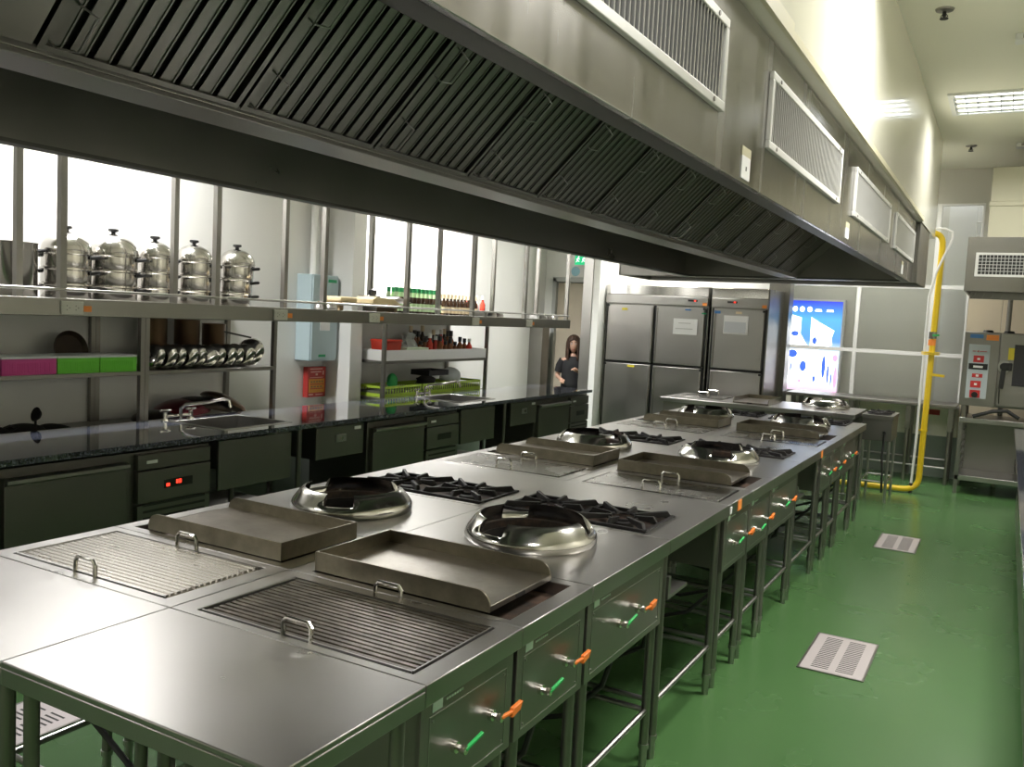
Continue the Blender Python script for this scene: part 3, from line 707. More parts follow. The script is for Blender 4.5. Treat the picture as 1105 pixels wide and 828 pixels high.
MB().tube([(-.875, 11.46, FZ+.08), (-.86, 11.46, .5), (-.855, 11.44, 2.20), (-.80, 11.43, 2.5), (-.66, 11.44, 2.88), (-.67, 11.45, 2.96), (-.75, 11.46, 3.0), (-1.2, 11.46, 3.0)], .014, 10).build('conduit_tube', 'white', o)
MB().cyl((-.875, 11.46, FZ), (-.875, 11.46, FZ+.12), .02, 10).build('rubber_boot', 'rubber', o)

# ------------------------------------------------------------------ refrigerators
def fridge(x0, x1, y0, cols, label, left):
    zt = 2.24; o = thing('upright_refrigerator', ((x0+x1)/2, y0+.42, FZ), label, 'refrigerator', 'upright stainless refrigerators')
    MB().box(x0, x1, y0+.04, y0+.85, FZ+.12, zt).build('cabinet', 'hoodin', o, bevel=.006)
    for x in (x0+.06, x1-.06):
        for yy in (y0+.1, y0+.78): MB().cyl((x, yy, FZ), (x, yy, FZ+.12), .025, 12).build('foot', 'black', o)
    w = (x1-x0-.06)/cols
    fr = MB()
    for i in range(cols+1): fr.box(x0+.03+i*w-.012, x0+.03+i*w+.012, y0+.03, y0+.04, FZ+.15, 1.97)
    fr.box(x0+.02, x1-.02, y0+.03, y0+.04, 1.15, 1.20); fr.build('gasket_frame', 'black', o)
    for i in range(cols):
        a, b_ = x0+.03+i*w+.018, x0+.03+(i+1)*w-.018
        for j, (z0, z1) in enumerate(((FZ+.17, 1.155), (1.19, 1.965))):
            d = MB().box(a, b_, y0, y0+.035, z0, z1).build('door', 'steel', o, bevel=.006)
            hx = a if (i == cols-1 and cols > 1) or (cols == 1) else b_
            s_ = 1 if hx == a else -1
            MB().box(hx+s_*.008, hx+s_*.028, y0-.014, y0, z0+.02, z1-.02).build('grip_strip', 'dsteel', d, bevel=.003)
            MB().box((b_ if hx == a else a)-.02, (b_ if hx == a else a)+.02, y0-.01, y0+.002, z1-.03, z1-.005).build('hinge', 'black', d)
    f = MB().box(x0+.01, x1-.01, y0-.01, y0+.04, 1.985, 2.10).build('control_fascia', 'steel', o, bevel=.004)
    MB().box(x0+.01, x1-.01, y0+.0, y0+.04, 2.11, zt-.005).build('top_fascia', 'chrome', o, bevel=.003)
    px = x1-.28 if cols == 2 else x0+.22
    p = MB().box(px, px+.13, y0-.014, y0-.01, 2.04, 2.065).build('display', 'black', f)
    MB().box(px+.085, px+.11, y0-.016, y0-.014, 2.045, 2.06).build('digits', 'digit', p)
    MB().box(x1-.08, x1-.02, y0-.012, y0-.01, 1.99, 2.03).build('sticker', 'osticker', f)
    return o
f1 = fridge(-4.94, -3.47, 11.4, 2, 'wide four-door stainless refrigerator, the left one', True)
f2 = fridge(-3.44, -2.69, 11.4, 1, 'narrow two-door stainless refrigerator, the right one', False)
MB().box(-3.93, -3.60, 11.384, 11.388, 1.60, 1.81).build('paper_sheet', 'paper', f1)['label'] = 'white printed sheet taped on upper door'
mb = MB()
for k, (a, b_) in enumerate(((-3.86, -3.69), (-3.90, -3.66))): mb.box(a, b_, 11.382, 11.384, 1.745-k*.075, 1.757-k*.075)
mb.build('printed_lines', 'louv', f1)
MB().box(-3.25, -2.93, 11.384, 11.39, 1.64, 1.88).build('paper_sheet', 'paper', f2)['label'] = 'sheet in a clear plastic pocket'
MB().box(-3.24, -2.96, 11.380, 11.384, 1.66, 1.80).build('pocket_front', 'pocket', f2)
MB().box(-4.68, -4.60, 11.383, 11.386, 1.89, 1.92).build('sticker', 'ysticker', f1); MB().box(-4.55, -4.45, 11.383, 11.386, 1.11, 1.14).build('sticker', 'ysticker', f1)
MB().box(-3.78, -3.70, 11.383, 11.386, 1.92, 1.94).build('sticker', 'bsticker', f1); MB().box(-3.55, -3.49, 11.383, 11.386, 1.88, 1.90).build('sticker', 'signgreen', f1)
MB().box(-3.38, -3.30, 11.383, 11.386, 1.90, 1.935).build('sticker', 'bsticker', f2); MB().box(-3.10, -3.02, 11.383, 11.386, 1.905, 1.935).build('sticker', 'bottley', f2)

# ------------------------------------------------------------------ exit sign, electric box, wall sign
o = thing('exit_sign', (-5.42, 11.62, 2.5), 'green lit exit sign with white running figures above the door', 'sign')
MB().box(-5.56, -5.24, 11.62, 11.66, 2.50, 2.66).build('housing', 'white', o, bevel=.004)
MB().box(-5.55, -5.25, 11.615, 11.62, 2.51, 2.65).build('lit_face', 'exitg', o)
mb = MB()
for cx in (-5.50, -5.41, -5.32):
    mb.cyl((cx+.008, 11.614, 2.628), (cx+.008, 11.615, 2.628), .010, 10)
    for a, b_ in (((cx, 2.61), (cx-.008, 2.575)), ((cx-.008, 2.575), (cx+.018, 2.553)), ((cx-.008, 2.575), (cx-.03, 2.545)), ((cx, 2.605), (cx+.025, 2.59)), ((cx, 2.605), (cx-.025, 2.585))):
        mb.bar((a[0], 11.6145, a[1]), (b_[0], 11.6145, b_[1]), .001, .010, up=(0,0,1)) if abs(a[0]-b_[0]) > abs(a[1]-b_[1]) else mb.bar((a[0], 11.6145, a[1]), (b_[0], 11.6145, b_[1]), .010, .001, up=(0,1,0))
mb.build('running_figures', 'exitw', o)
tag(MB().cyl((-5.57, 11.6985, 2.42), (-5.57, 11.70, 2.42), .07, 20).build('round_sticker', mat('pale_blue_disc', (.35, .6, .7), .5)), 'round pale blue sticker on the wall left of the exit sign', 'sticker')
o = thing('electrical_box', (-6.05, 6.68, 1.2), 'pale blue electrical box on the left wall by the column', 'electrical box')
MB().box(-6.05, -5.86, 6.46, 6.84, 1.20, 2.04).build('enclosure', 'boxblue', o, bevel=.008)
MB().box(-5.86, -5.845, 6.47, 6.83, 1.215, 2.025).build('front_cover', 'boxblue', o, bevel=.004)
MB().box(-5.845, -5.842, 6.68, 6.80, 1.97, 2.0).build('marking', 'signgreen', o); MB().box(-5.845, -5.842, 6.57, 6.67, 1.24, 1.265).build('marking', 'signgreen', o)
MB().box(-5.845, -5.842, 6.58, 6.72, 1.50, 1.60).build('label_sheet', 'paper', o)
MB().cyl((-5.97, 6.6, 2.04), (-5.97, 6.6, 3.95), .035, 12).cyl((-5.97, 6.72, 2.04), (-5.97, 6.72, 3.95), .02, 12).build('conduit', 'wallw', o)
o = thing('wall_sign', (-6.05, 6.85, .82), 'red and amber instruction sign below the pale blue electrical box', 'sign')
S = MB().box(-6.05, -6.0, 6.70, 7.0-.14, .82, 1.14)
MB().box(-5.84, -5.825, 6.60, 6.86, .84, 1.14).mi(0).build('board', 'redsign', o) if False else None
MB().box(-6.04, -5.98, 6.58, 6.84, .83, 1.13).build('board', 'redsign', o)
MB().box(-5.98, -5.976, 6.60, 6.82, .875, 1.01).build('amber_field', 'amber', o)
mb = MB()
for z in (.91, .955, ): mb.box(-5.976, -5.974, 6.61, 6.81, z, z+.008)
mb.build('row_lines', 'redsign', o)
mb = MB()
for (a, b_, z, t) in ((6.61, 6.79, 1.105, .010), (6.62, 6.77, 1.075, .012), (6.69, 6.72, 1.045, .02), (6.79, 6.81, 1.05, .04), (6.61, 6.80, 1.022, .006), (6.60, 6.66, .85, .012), (6.70, 6.80, .85, .008)): mb.box(-5.98, -5.9765, a, b_, z, z+t)
mb.build('printed_lines', mat('sign_print', (.75, .45, .38), .5), o)
mb = MB()
for i in range(5): mb.box(-5.9755, -5.9745, 6.62+i*.038, 6.645+i*.038, .975, .99)
for i in range(4): mb.box(-5.9755, -5.9745, 6.62+i*.045, 6.65+i*.045, .925, .94)
mb.build('printed_marks', 'wood', o)

# ------------------------------------------------------------------ granite counter along the left
o = thing('granite_counter', (-4.97, 5.1, FZ), 'long dark speckled granite counter along the left wall', 'counter')
gt = MB()
xs0, xs1 = -5.40, -4.55
sinks = ((4.35, 4.98, -5.24, -4.70), (7.40, 8.02, -5.24, -4.70))
for (a, b_) in ((-2.0, 4.35), (4.98, 7.40), (8.02, 10.25)): gt.box(xs0, xs1, a, b_, .815, ZT)
for (a, b_, c, d) in sinks: gt.box(xs0, c, a, b_, .815, ZT).box(d, xs1, a, b_, .815, ZT)
gt.build('granite_top', 'granite', o)
for (a, b_, c, d) in sinks:
    mb = MB().frame(c-.02, d+.02, a-.02, b_+.02, c+.01, d-.01, a+.01, b_-.01, ZT-.005, ZT+.006)
    s_ = mb.build('sink_rim', 'steel', o, bevel=.003)
    mb = MB().box(c, d, a, b_, .56, .57).box(c, c+.008, a, b_, .57, .845).box(d-.008, d, a, b_, .57, .845).box(c+.008, d-.008, a, a+.008, .57, .845).box(c+.008, d-.008, b_-.008, b_, .57, .845)
    mb.build('sink_bowl', 'steel', s_)
for yy in (-1.0, 1.0, 2.55, 4.99, 8.1):
    for x in (-5.3, -4.60): 
        lg = MB().cyl((x, yy, FZ+.08), (x, yy, .815), .020, 12).build('leg', 'cab', o)
        MB().cyl((x, yy, FZ), (x, yy, FZ+.08), .018, 12).build('foot', 'black', lg)
for (a, b_) in ((4.19, 4.88), (7.22, 7.86)):
    MB().box(-4.60, -4.575, a, b_, .46, .80).build('sink_apron', 'cab', o, bevel=.003)
MB().box(-5.3, -4.6, 8.25, 10.0, .02, .03).build('undershelf', 'cab', o)
tag(MB().box(-4.574, -4.572, 4.92, 4.965, .56, .62).box(-4.60, -4.572, 4.935, 4.95, .56, .57).build('paper_tag', 'paper'), 'white paper tag on the counter leg beside the near sink', 'tag') if False else None
def faucet(y, label):
    o = thing('sink_faucet', (-5.30, y, ZT), label, 'faucet', 'sink faucets')
    MB().tube([(-5.30, y, ZT), (-5.30, y, .93), (-5.27, y+.02, .965), (-5.12, y+.10, .99), (-5.02, y+.15, 1.02), (-4.985, y+.17, 1.01), (-4.975, y+.175, .96)], .013, 10).build('spout', 'chrome', o)
    for s_ in (-.13, .10):
        t_ = MB().cyl((-5.31, y+s_, ZT), (-5.31, y+s_, .91), .016, 12).lathe([(0, .85), (.03, .85), (.028, .862), (0, .862)], (-5.31, y+s_, 0), 14).build('tap', 'chrome', o)
        MB().bar((-5.31, y+s_-.045, .925), (-5.31, y+s_+.045, .925), .018, .014).bar((-5.34, y+s_, .925), (-5.28, y+s_, .925), .014, .012).build('tap_handle', 'chrome', t_, bevel=.003)
    MB().cyl((-5.31, y-.13, .88), (-5.31, y+.10, .88), .014, 10).build('bridge', 'chrome', o)
faucet(4.48, 'chrome faucet with two taps behind the nearer counter sink'); faucet(7.62, 'chrome faucet with two taps behind the farther counter sink')
def chiller(ya, yb, yc, yd, n, label, lit):
    """door section ya..yb, control section yc..yd"""
    o = thing('undercounter_chiller', (-4.9, ya, FZ), label, 'chiller', 'undercounter chillers')
    MB().box(-5.25, -4.62, ya-.03, yd+.02, FZ+.12, .79).build('cabinet', 'cab', o, bevel=.004)
    for yy in (ya+.05, yd-.05):
        for x in (-5.2, -4.68): MB().cyl((x, yy, FZ), (x, yy, FZ+.12), .022, 10).build('foot', 'black', o)
    w = (yb-ya)
    d = MB().box(-4.62, -4.575, ya, yb, FZ+.16, .74).build('door', 'cab', o, bevel=.005)
    MB().prism([(-4.575, .70), (-4.545, .715), (-4.545, .735), (-4.575, .745)], 'y', ya, yb).build('handle', 'steel', d)
    MB().box(-4.62, -4.58, yc, yd, .68, .775).build('top_strip', 'cab', o, bevel=.003)
    c = MB().box(-4.62, -4.575, yc, yd, .47, .67).build('control_panel', 'cab', o, bevel=.004)
    MB().box(-4.62, -4.58, yc, yd, FZ+.16, .455).build('louvred_grille', 'cab', o)
    mb = MB()
    for k in range(12): mb.box(-4.58, -4.577, yc+.04, yd-.04, FZ+.20+k*.042, FZ+.215+k*.042)
    mb.build('grille_slots', 'slot', o)
    ym = (yc+yd)/2
    t_ = MB().box(-4.575, -4.571, ym-.09, ym+.13, .545, .60).build('display', 'black', c)
    if lit:
        mb = MB().box(-4.571, -4.569, ym-.075, ym-.05, .555, .575).box(-4.571, -4.569, ym+.0, ym+.015, .565, .59).box(-4.571, -4.569, ym+.022, ym+.04, .565, .57).box(-4.571, -4.569, ym+.022, ym+.04, .585, .59).box(-4.571, -4.569, ym+.022, ym+.028, .565, .59)
        mb.box(-4.571, -4.569, ym+.035, ym+.04, .565, .59).build('red_digits', 'digit', t_)
    MB().box(-4.58, -4.577, yc+.06, yc+.14, .715, .735).build('label_plate', 'paper', o)
chiller(2.73, 3.48, 3.56, 4.12, 0, 'undercounter chiller with lit red display, nearest on the left', True)
chiller(5.86, 6.60, 6.65, 7.18, 0, 'dark undercounter chiller midway along the granite counter', False)
chiller(8.86, 9.65, 9.70, 10.22, 0, 'dark undercounter chiller at the far end of the granite counter', False)
chiller(1.0, 2.4, 2.42, 2.66, 0, 'undercounter chiller partly cut by the left edge', False)
def hbox(ya, yb, label):
    o = thing('hanging_drawer_box', (-4.85, ya, .55), label, 'drawer', 'drawer boxes hung under the granite counter')
    MB().box(-5.2, -4.60, ya+.01, yb-.01, .55, .815).build('body', 'cab', o)
    d = MB().box(-4.60, -4.58, ya, yb, .55, .80).build('drawer_front', 'cab', o, bevel=.004)
    ym = (ya+yb)/2
    MB().box(-4.58, -4.572, ym-.06, ym+.06, .67, .73).build('recess_pull', 'steel', d, bevel=.003)
    MB().cyl((-4.572, ym, .70), (-4.562, ym, .70), .014, 10).build('latch', 'chrome', d)
    MB().box(-4.58, -4.577, yb-.12, yb-.04, .755, .78).build('label_plate', 'paper', d)
hbox(5.16, 5.73, 'dark drawer box under the granite counter right after the near sink'); hbox(8.21, 8.80, 'dark drawer box under the granite counter beyond the far sink')

# ------------------------------------------------------------------ overhead hanging shelf
o = thing('overhead_shelf', (-5.0, 6.4, 1.61), 'long stainless shelf hanging from the ceiling above the granite counter', 'shelf')
MB().box(-5.24, -4.78, .5, 9.95, 1.695, 1.71).build('shelf_board', 'steel', o)
MB().box(-4.80, -4.77, .5, 9.95, 1.612, 1.715).build('front_beam', 'hoodin', o, bevel=.004)
MB().box(-5.25, -5.23, .5, 9.95, 1.612, 1.70).build('back_beam', 'dsteel', o)
for y_ in (1.0, 2.10, 3.19, 4.33, 5.43, 6.55, 7.68, 8.79, 9.88):
    for x in (-4.80, -5.225): MB().box(x-.02, x+.02, y_-.02, y_+.02, 1.71, ZC).build('hanger_post', 'dsteel', o)
MB().cyl((-4.785, .5, 1.765), (-4.785, 9.93, 1.765), .009, 10).build('guard_rail', 'steel', o)
for i, y_ in enumerate((3.235, 4.925, 6.05, 7.70, 8.86)):
    s_ = thing('power_socket', (-4.77, y_, 1.62), 'cream power socket on the overhead shelf beam, %s from the left' % ('first', 'second', 'third', 'fourth', 'fifth')[i], 'socket', 'sockets on the shelf beam')
    MB().box(-4.77, -4.758, y_-.07, y_+.07, 1.622, 1.70).build('face_plate', 'plast', s_, bevel=.003)
    mb = MB()
    for k in (-.028, .028):
        for dz in (-.012, .012): mb.cyl((-4.758, y_+k-.008, 1.661+dz), (-4.757, y_+k-.008, 1.661+dz), .003, 6)
        mb.cyl((-4.758, y_+k+.008, 1.661), (-4.757, y_+k+.008, 1.661), .003, 6)
    mb.build('pin_holes', 'black', s_)
    MB().box(-4.768, -4.764, y_+.075, y_+.125, 1.64, 1.675).build('sticker', 'osticker', s_)

# ------------------------------------------------------------------ wall racks
def rack(ya, yb, zs, label, x0=-6.045, x1=-5.45, ztop=1.70, posts=True):
    o = thing('storage_rack', ((x0+x1)/2, (ya+yb)/2, FZ), label, 'rack', 'stainless racks along the left wall')
    for z in zs+[ztop]: MB().box(x0, x1, ya, yb, z-.03, z).build('shelf', 'dsteel', o, bevel=.003)
    for x in (x0+.017, x1-.017):
        for y_ in (ya+.017, yb-.017): MB().box(x-.018, x+.018, y_-.018, y_+.018, FZ, ztop-.001).build('post', 'dsteel', o)
    return o
rack(1.6, 4.275, [.05, .78, 1.205], 'stainless wall rack holding coloured tubs, nearest on the left')
rack(4.28, 5.60, [.05, .78, 1.205], 'stainless wall rack holding lids and woks, between tubs and electrical box')
rack(7.10, 9.13, [.05, .84, 1.215], 'stainless wall rack holding sauce bottles, beyond the column')

def steamer(r, tiers, label, x, y, lean=0, group='stacked steamers on the wall racks', th=.105):
    o = local(thing('stacked_steamer', (x, y, 1.70), label, 'steamer', group, rz=-.65))
    z = 0
    for k in range(tiers):
        dx = lean*k*.01
        t_ = MB().lathe([(0, z), (r*.93, z), (r*.95, z+.01), (r*.95, z+th-.02), (r*1.0, z+th-.012), (r*1.0, z+th-.001), (r*.9, z+th-.001), (0, z+th-.001)], (dx, lean*k*.008, 0), 32).build('tier', 'pot', o)
        for s_ in (-1, 1):
            MB().tube([(dx-.03, s_*r*.92, z+th*.70), (dx-.02, s_*(r+.035), z+th*.78), (dx+.05, s_*(r+.045), z+th*.78), (dx+.06, s_*r*.90, z+th*.70)], .0125, 8).build('side_handle', 'black', t_)
        z += th
    H_ = r*.80
    l_ = MB().lathe([(r*1.0, z), (r*1.0, z+.008)]+[(r*.98*math.cos(a), z+.008+H_*math.sin(a)) for a in [PI/2*i/9 for i in range(10)]], (lean*.03, lean*.02, 0), 32).build('domed_lid', 'pot', o)
    MB().lathe([(0, z+H_), (.018, z+H_), (.014, z+H_+.02), (.036, z+H_+.03), (.034, z+H_+.045), (0, z+H_+.047)], (lean*.03, lean*.02, 0), 16).build('knob', 'black', l_)
    return o
steamer(.168, 3, 'domed steel steamer with black handles, second vessel from the left', -5.72, 3.835, th=.108)
steamer(.176, 3, 'widest domed steel steamer, tallest on the rack', -5.72, 4.20, th=.112)
steamer(.132, 3, 'slim domed steel steamer between the widest one and the shelf post', -5.72, 4.56, th=.118)
steamer(.148, 3, 'neat three-tier domed steel steamer, second from the right', -5.72, 4.93, th=.116)
steamer(.150, 3, 'domed steel steamer with crooked tiers, rightmost of the row', -5.70, 5.33, lean=1, th=.116)
def stockpot(x, y, r, hgt, label, z=1.70, m='pot', handle=True, base=None):
    o = local(thing('stock_pot', (x, y, z), label, 'pot'))
    MB().lathe([(0, 0), (r*.96, 0), (r, .015), (r, hgt-.01), (r*1.03, hgt), (r*.97, hgt), (r*.95, .03), (0, .03)], n=32).build('body', m, o)
    if handle:
        for s_ in (-1, 1):
            MB().tube([(-.05, s_*r*.98, hgt*.86), (-.045, s_*(r+.05), hgt*.89), (.045, s_*(r+.05), hgt*.89), (.05, s_*r*.98, hgt*.86)], .010, 8).build('side_handle', 'black', o)
    return o
stockpot(-5.74, 3.455, .160, .36, 'open tall stock pot at the left end of the rack top')

# lids leaning in a row on the second rack
def mk_lid():
    o = local(thing('pot_lid', (0,0,0), '', 'lid')); r = .105
    l_ = MB().lathe([(r, 0), (r, .006), (r*.96, .010)]+[(r*.94*math.cos(a), .010+.03*math.sin(a)) for a in [PI/2*i/6 for i in range(1, 7)]], n=28).lathe([(0, .004), (r*.99, .0)][::-1], n=28).build('dome', 'pot', o)
    MB().lathe([(0, .04), (.010, .04), (.008, .055), (.02, .06), (.018, .072), (0, .073)], n=12).build('knob', 'black', o); return o
lidl = ['leftmost bright lid leaning on the lid shelf', 'second bright lid leaning on the lid shelf', 'third bright lid on the lid shelf', 'fourth bright lid on the lid shelf', 'fifth bright lid, in front of the middle jug', 'sixth lid, rim edge-on below the jugs', 'seventh lid, dark with bright rim', 'eighth lid, dark with bright rim', 'ninth lid, third from the right end', 'tenth lid, second from the right end', 'largest lid at the right end of the lid shelf']
for i in range(11):
    y_ = 4.44+i*.098
    o = get('lid', mk_lid, (-5.58+.02*(i % 2), y_, 1.212+.084), 0, lidl[i], 'lids leaning on the second rack', tilt=(math.radians(58 if i != 5 else 40), math.radians(38), ))
    o.scale = (1, 1, 1) if i < 10 else (1.2, 1.2, 1.2)
    if i == 10: o.location.z += .025
for i, (y_, r_, hh, lab) in enumerate(((4.66, .10, .38, 'dark steel pot standing behind the lids, left of three'), (4.98, .10, .37, 'dark steel pot standing behind the lids, middle of three'), (5.26, .095, .34, 'dark steel pot behind the lids with a long handle, right of three'))):
    o = stockpot(-5.84, y_, r_, hh, lab, z=1.206, m='brownpan', handle=False)
    if i == 2: MB().bar((.08, .02, hh-.06), (.12, .30, hh-.11), .02, .014).build('long_handle', 'black', o)
# woks stacked upside down on the lower shelf of the second rack
def wokpan(x, y, z, r, m, label, tilt):
    o = local(thing('wok_pan', (x, y, z), label, 'wok', 'woks on the lower rack shelf')); o.rotation_euler = tilt
    n = 8; outer = [(r*math.sin(a), r*.38*math.cos(a)) for a in [PI/2*i/n for i in range(n+1)]][::-1]
    inner = [(p[0]*.975, p[1]*.97-.001) for p in outer[::-1]]
    MB().lathe([(max(a, 0), b_) for a, b_ in outer]+[(max(a, 0), b_) for a, b_ in inner][::-1][::-1], n=32).build('bowl', m, o)
    MB().tube([(-.04, r*.98, .01), (-.035, r+.04, .015), (.035, r+.04, .015), (.04, r*.98, .01)], .007, 6).build('ear_handle', 'black', o)
    return o
wokpan(-5.72, 4.62, .79, .20, 'darkpan', 'dark wok upside down at the left of the lower rack shelf', (0,.05,0))
wokpan(-5.73, 4.86, .85, .22, 'redpan', 'dark red wok upside down in the middle of the lower rack shelf', (.1,.05,0))
wokpan(-5.72, 5.07, .86, .22, 'darkpan', 'black wok upside down behind the brown one', (-.2,.05,0))
wokpan(-5.70, 5.25, .88, .20, 'brownpan', 'shiny brown wok tilted at the right end of the lower rack shelf', (-.45,.1,0))
for i, (y_, r_, zz) in enumerate(((3.28, .13, .79), (3.52, .14, .80), (3.76, .13, .785))):
    wokpan(-5.68, y_, zz, r_, 'pit', 'black pan heaped under the tubs, %s of three' % ('left', 'middle', 'right')[i], (.25-.2*i, .1, 0))
o = local(thing('ladle', (-5.62, 3.56, .835), 'black ladle head sticking up from the pans under the tubs', 'ladle'))
MB().lathe_open([(0, -.03), (.03, -.025), (.05, 0), (.048, 0), (.028, -.02), (0, -.024)], (0,0,.09), 18, Matrix.Rotation(1.3, 3, 'X')).build('bowl', 'pit', o); MB().tube([(0, 0, -.02), (0, -.0, .05)], .008, 8).build('handle', 'pit', o)
# tubs
def tub(ya, yb, m, label):
    o = thing('plastic_tub', (-5.6, ya, 1.206), label, 'tub', 'coloured tubs on the near rack'); x0, x1 = -5.74, -5.46; z0, z1 = 1.206, 1.31
    MB().frame(x0, x1, ya, yb, x0+.005, x1-.005, ya+.005, yb-.005, z0, z1).box(x0+.005, x1-.005, ya+.005, yb-.005, z0, z0+.005).build('basket', m, o)
    mb = MB(); n = int((yb-ya-.02)/.016)
    for k in range(n): mb.box(x1, x1+.003, ya+.012+k*.016, ya+.020+k*.016, z0+.012, z1-.025)
    mb.build('ribs', m, o)
    MB().box(x0-.004, x1+.006, ya-.002, yb+.002, z1, z1+.014).build('lid', 'clear', o, bevel=.004)
tub(3.235, 3.60, 'pink', 'pink plastic tub with pale lid on the near rack')
tub(3.61, 3.915, 'lime', 'green plastic tub with pale lid beside the pink one')
tub(3.925, 4.215, 'lime', 'green plastic tub with pale lid at the right end of its shelf')
tub(2.85, 3.22, mat('blue_plastic', (.03, .12, .5), .4), 'blue plastic tub cut by the left edge of the view')
# round dark pan on the near rack leaning (behind tubs)
o = local(thing('frying_pan', (-5.9, 3.98, 1.335), 'dark round pan leaning against wall behind the green tubs', 'pan')); o.rotation_euler = (0, 1.35, 0)
MB().lathe([(0, 0), (.11, 0), (.135, .035), (.132, .035), (.108, .006), (0, .006)], n=32).build('bowl', 'darkpan', o)

# bottles on the third rack
def mk_bottle(kind):
    o = local(thing('sauce_bottle', (0,0,0), '', 'bottle'))
    cap, lab, body, hh = {'g': ('bottleg', 'bottlel', 'bottled', .27), 'd': ('bottley', 'bottley', 'bottled', .235), 'r': ('white', 'bottler', 'bottler', .25), 's': ('black', 'amberg', 'amberg', .20), 'c': ('white', 'clear', 'clear', .25)}[kind]
    r = .033; b_ = hh*.68
    bd = MB().lathe([(0, 0), (r, 0), (r, b_*.86), (r*.45, b_*1.08), (r*.40, hh-.045), (0, hh-.045)], n=16).build('glass_body', body, o)
    MB().lathe([(0, hh-.046), (r*.62, hh-.046), (r*.62, hh), (0, hh)], n=12).build('cap', cap, o)
    MB().lathe_open([(r*1.02, b_*.15), (r*1.02, b_*.6)], n=16).build('label_band', lab, o)
    if kind == 'g': MB().lathe_open([(r*.8, b_*.95), (r*.56, hh-.046)], n=14).build('neck_label', 'bottlel', o)
    return o
i = 0
ordn = ['first', 'second', 'third', 'fourth', 'fifth', 'sixth', 'seventh', 'eighth', 'ninth', 'tenth', 'eleventh', 'twelfth']
for row in range(2):
    for k in range(11):
        get('bg', lambda: mk_bottle('g'), (-5.54-.10*row, 7.38+k*.078, 1.701), 0, 'green-capped bottle on rack top, %s from left in %s line' % (ordn[k], ('front', 'back')[row]), 'green-capped bottles on the sauce rack')
    for k in range(10):
        get('bd', lambda: mk_bottle('d'), (-5.54-.10*row, 8.26+k*.074, 1.701), 0, 'cream-capped dark bottle on rack top, %s from left in %s line' % (ordn[k], ('front', 'back')[row]), 'cream-capped dark bottles on the sauce rack')
get('bc', lambda: mk_bottle('c'), (-5.60, 8.985+.02, 1.701), 0, 'clear bottle just before the red sauce bottles')
get('brr', lambda: mk_bottle('r'), (-5.50, 9.03, 1.701), 0, 'red sauce bottle nearer the front edge of the rack top', 'red sauce bottles')
get('brr', lambda: mk_bottle('r'), (-5.74, 9.07, 1.701), 0, 'red sauce bottle at the back of the rack top', 'red sauce bottles')
get('bc', lambda: mk_bottle('c'), (-5.62, 9.09, 1.701), 0, 'clear bottle at the far end of the rack top')
o = thing('white_tray', (-5.6, 8.1, 1.216), 'long white tray lining the middle shelf of the sauce rack', 'tray')
MB().frame(-5.94, -5.455, 7.14, 9.09, -5.935, -5.46, 7.145, 9.085, 1.216, 1.325).box(-5.935, -5.46, 7.145, 9.085, 1.216, 1.222).build('tray_body', 'white', o, bevel=.002)
labs = ['first', 'second', 'third', 'fourth', 'fifth', 'sixth', 'seventh', 'eighth', 'ninth', 'tenth', 'eleventh', 'twelfth', 'thirteenth', 'fourteenth']
rnd = random.Random(3)
for k in range(14):
    o = get('bs' if k % 4 else 'bs2', (lambda: mk_bottle('s')) if k % 4 else (lambda: mk_bottle('r')), (-5.54-(k % 3)*.11, 8.02+k*.068, 1.223), rnd.random()*6, 'small sauce bottle in the white tray, %s from the left' % labs[k], 'small bottles in the white tray')
    sc = rnd.uniform(.85, 1.3); o.scale = (1.05, 1.05, sc)
for k in range(12):
    o = get('bs' if k % 3 else 'bt', (lambda: mk_bottle('s')) if k % 3 else (lambda: mk_bottle('d')), (-5.86, 8.10+k*.075, 1.223), rnd.random()*6, 'sauce bottle at the back of the white tray, %s from left' % labs[k], 'small bottles in the white tray')
    o.scale = (1.1, 1.1, rnd.uniform(1.1, 1.5))
o = thing('red_container', (-5.55, 7.35, 1.223), 'red plastic container at the left end of the white tray', 'container')
MB().prism([(7.20, 1.223), (7.42, 1.223), (7.46, 1.41), (7.16, 1.41)], 'x', -5.68, -5.50).build('body', 'bottler', o, bevel=.006); MB().prism([(7.16, 1.41), (7.46, 1.41), (7.44, 1.43), (7.18, 1.43)], 'x', -5.69, -5.49).build('rim', 'bottler', o)
tag(MB().box(-5.60, -5.48, 7.52, 7.92, 1.224, 1.345).build('pale_green_carton', mat('pale_green_card', (.55, .65, .48), .6), bevel=.004), 'pale green carton lying beside the red container', 'carton')
o = thing('plastic_bag', (-5.75, 7.95, 1.223), 'crumpled clear plastic bag behind the small bottles', 'bag')
mb = MB(); mb.lathe([(0, 0), (.10, .0), (.12, .06), (.10, .14), (.06, .20), (.07, .25), (.03, .27), (0, .25)], (-5.78, 7.95, 1.223), 22)
for i_, v_ in enumerate(mb.v): mb.v[i_] = (v_[0]+.015*math.sin(i_*2.7), v_[1]+.02*math.sin(i_*1.9), v_[2])
mb.build('film', 'clear', o)
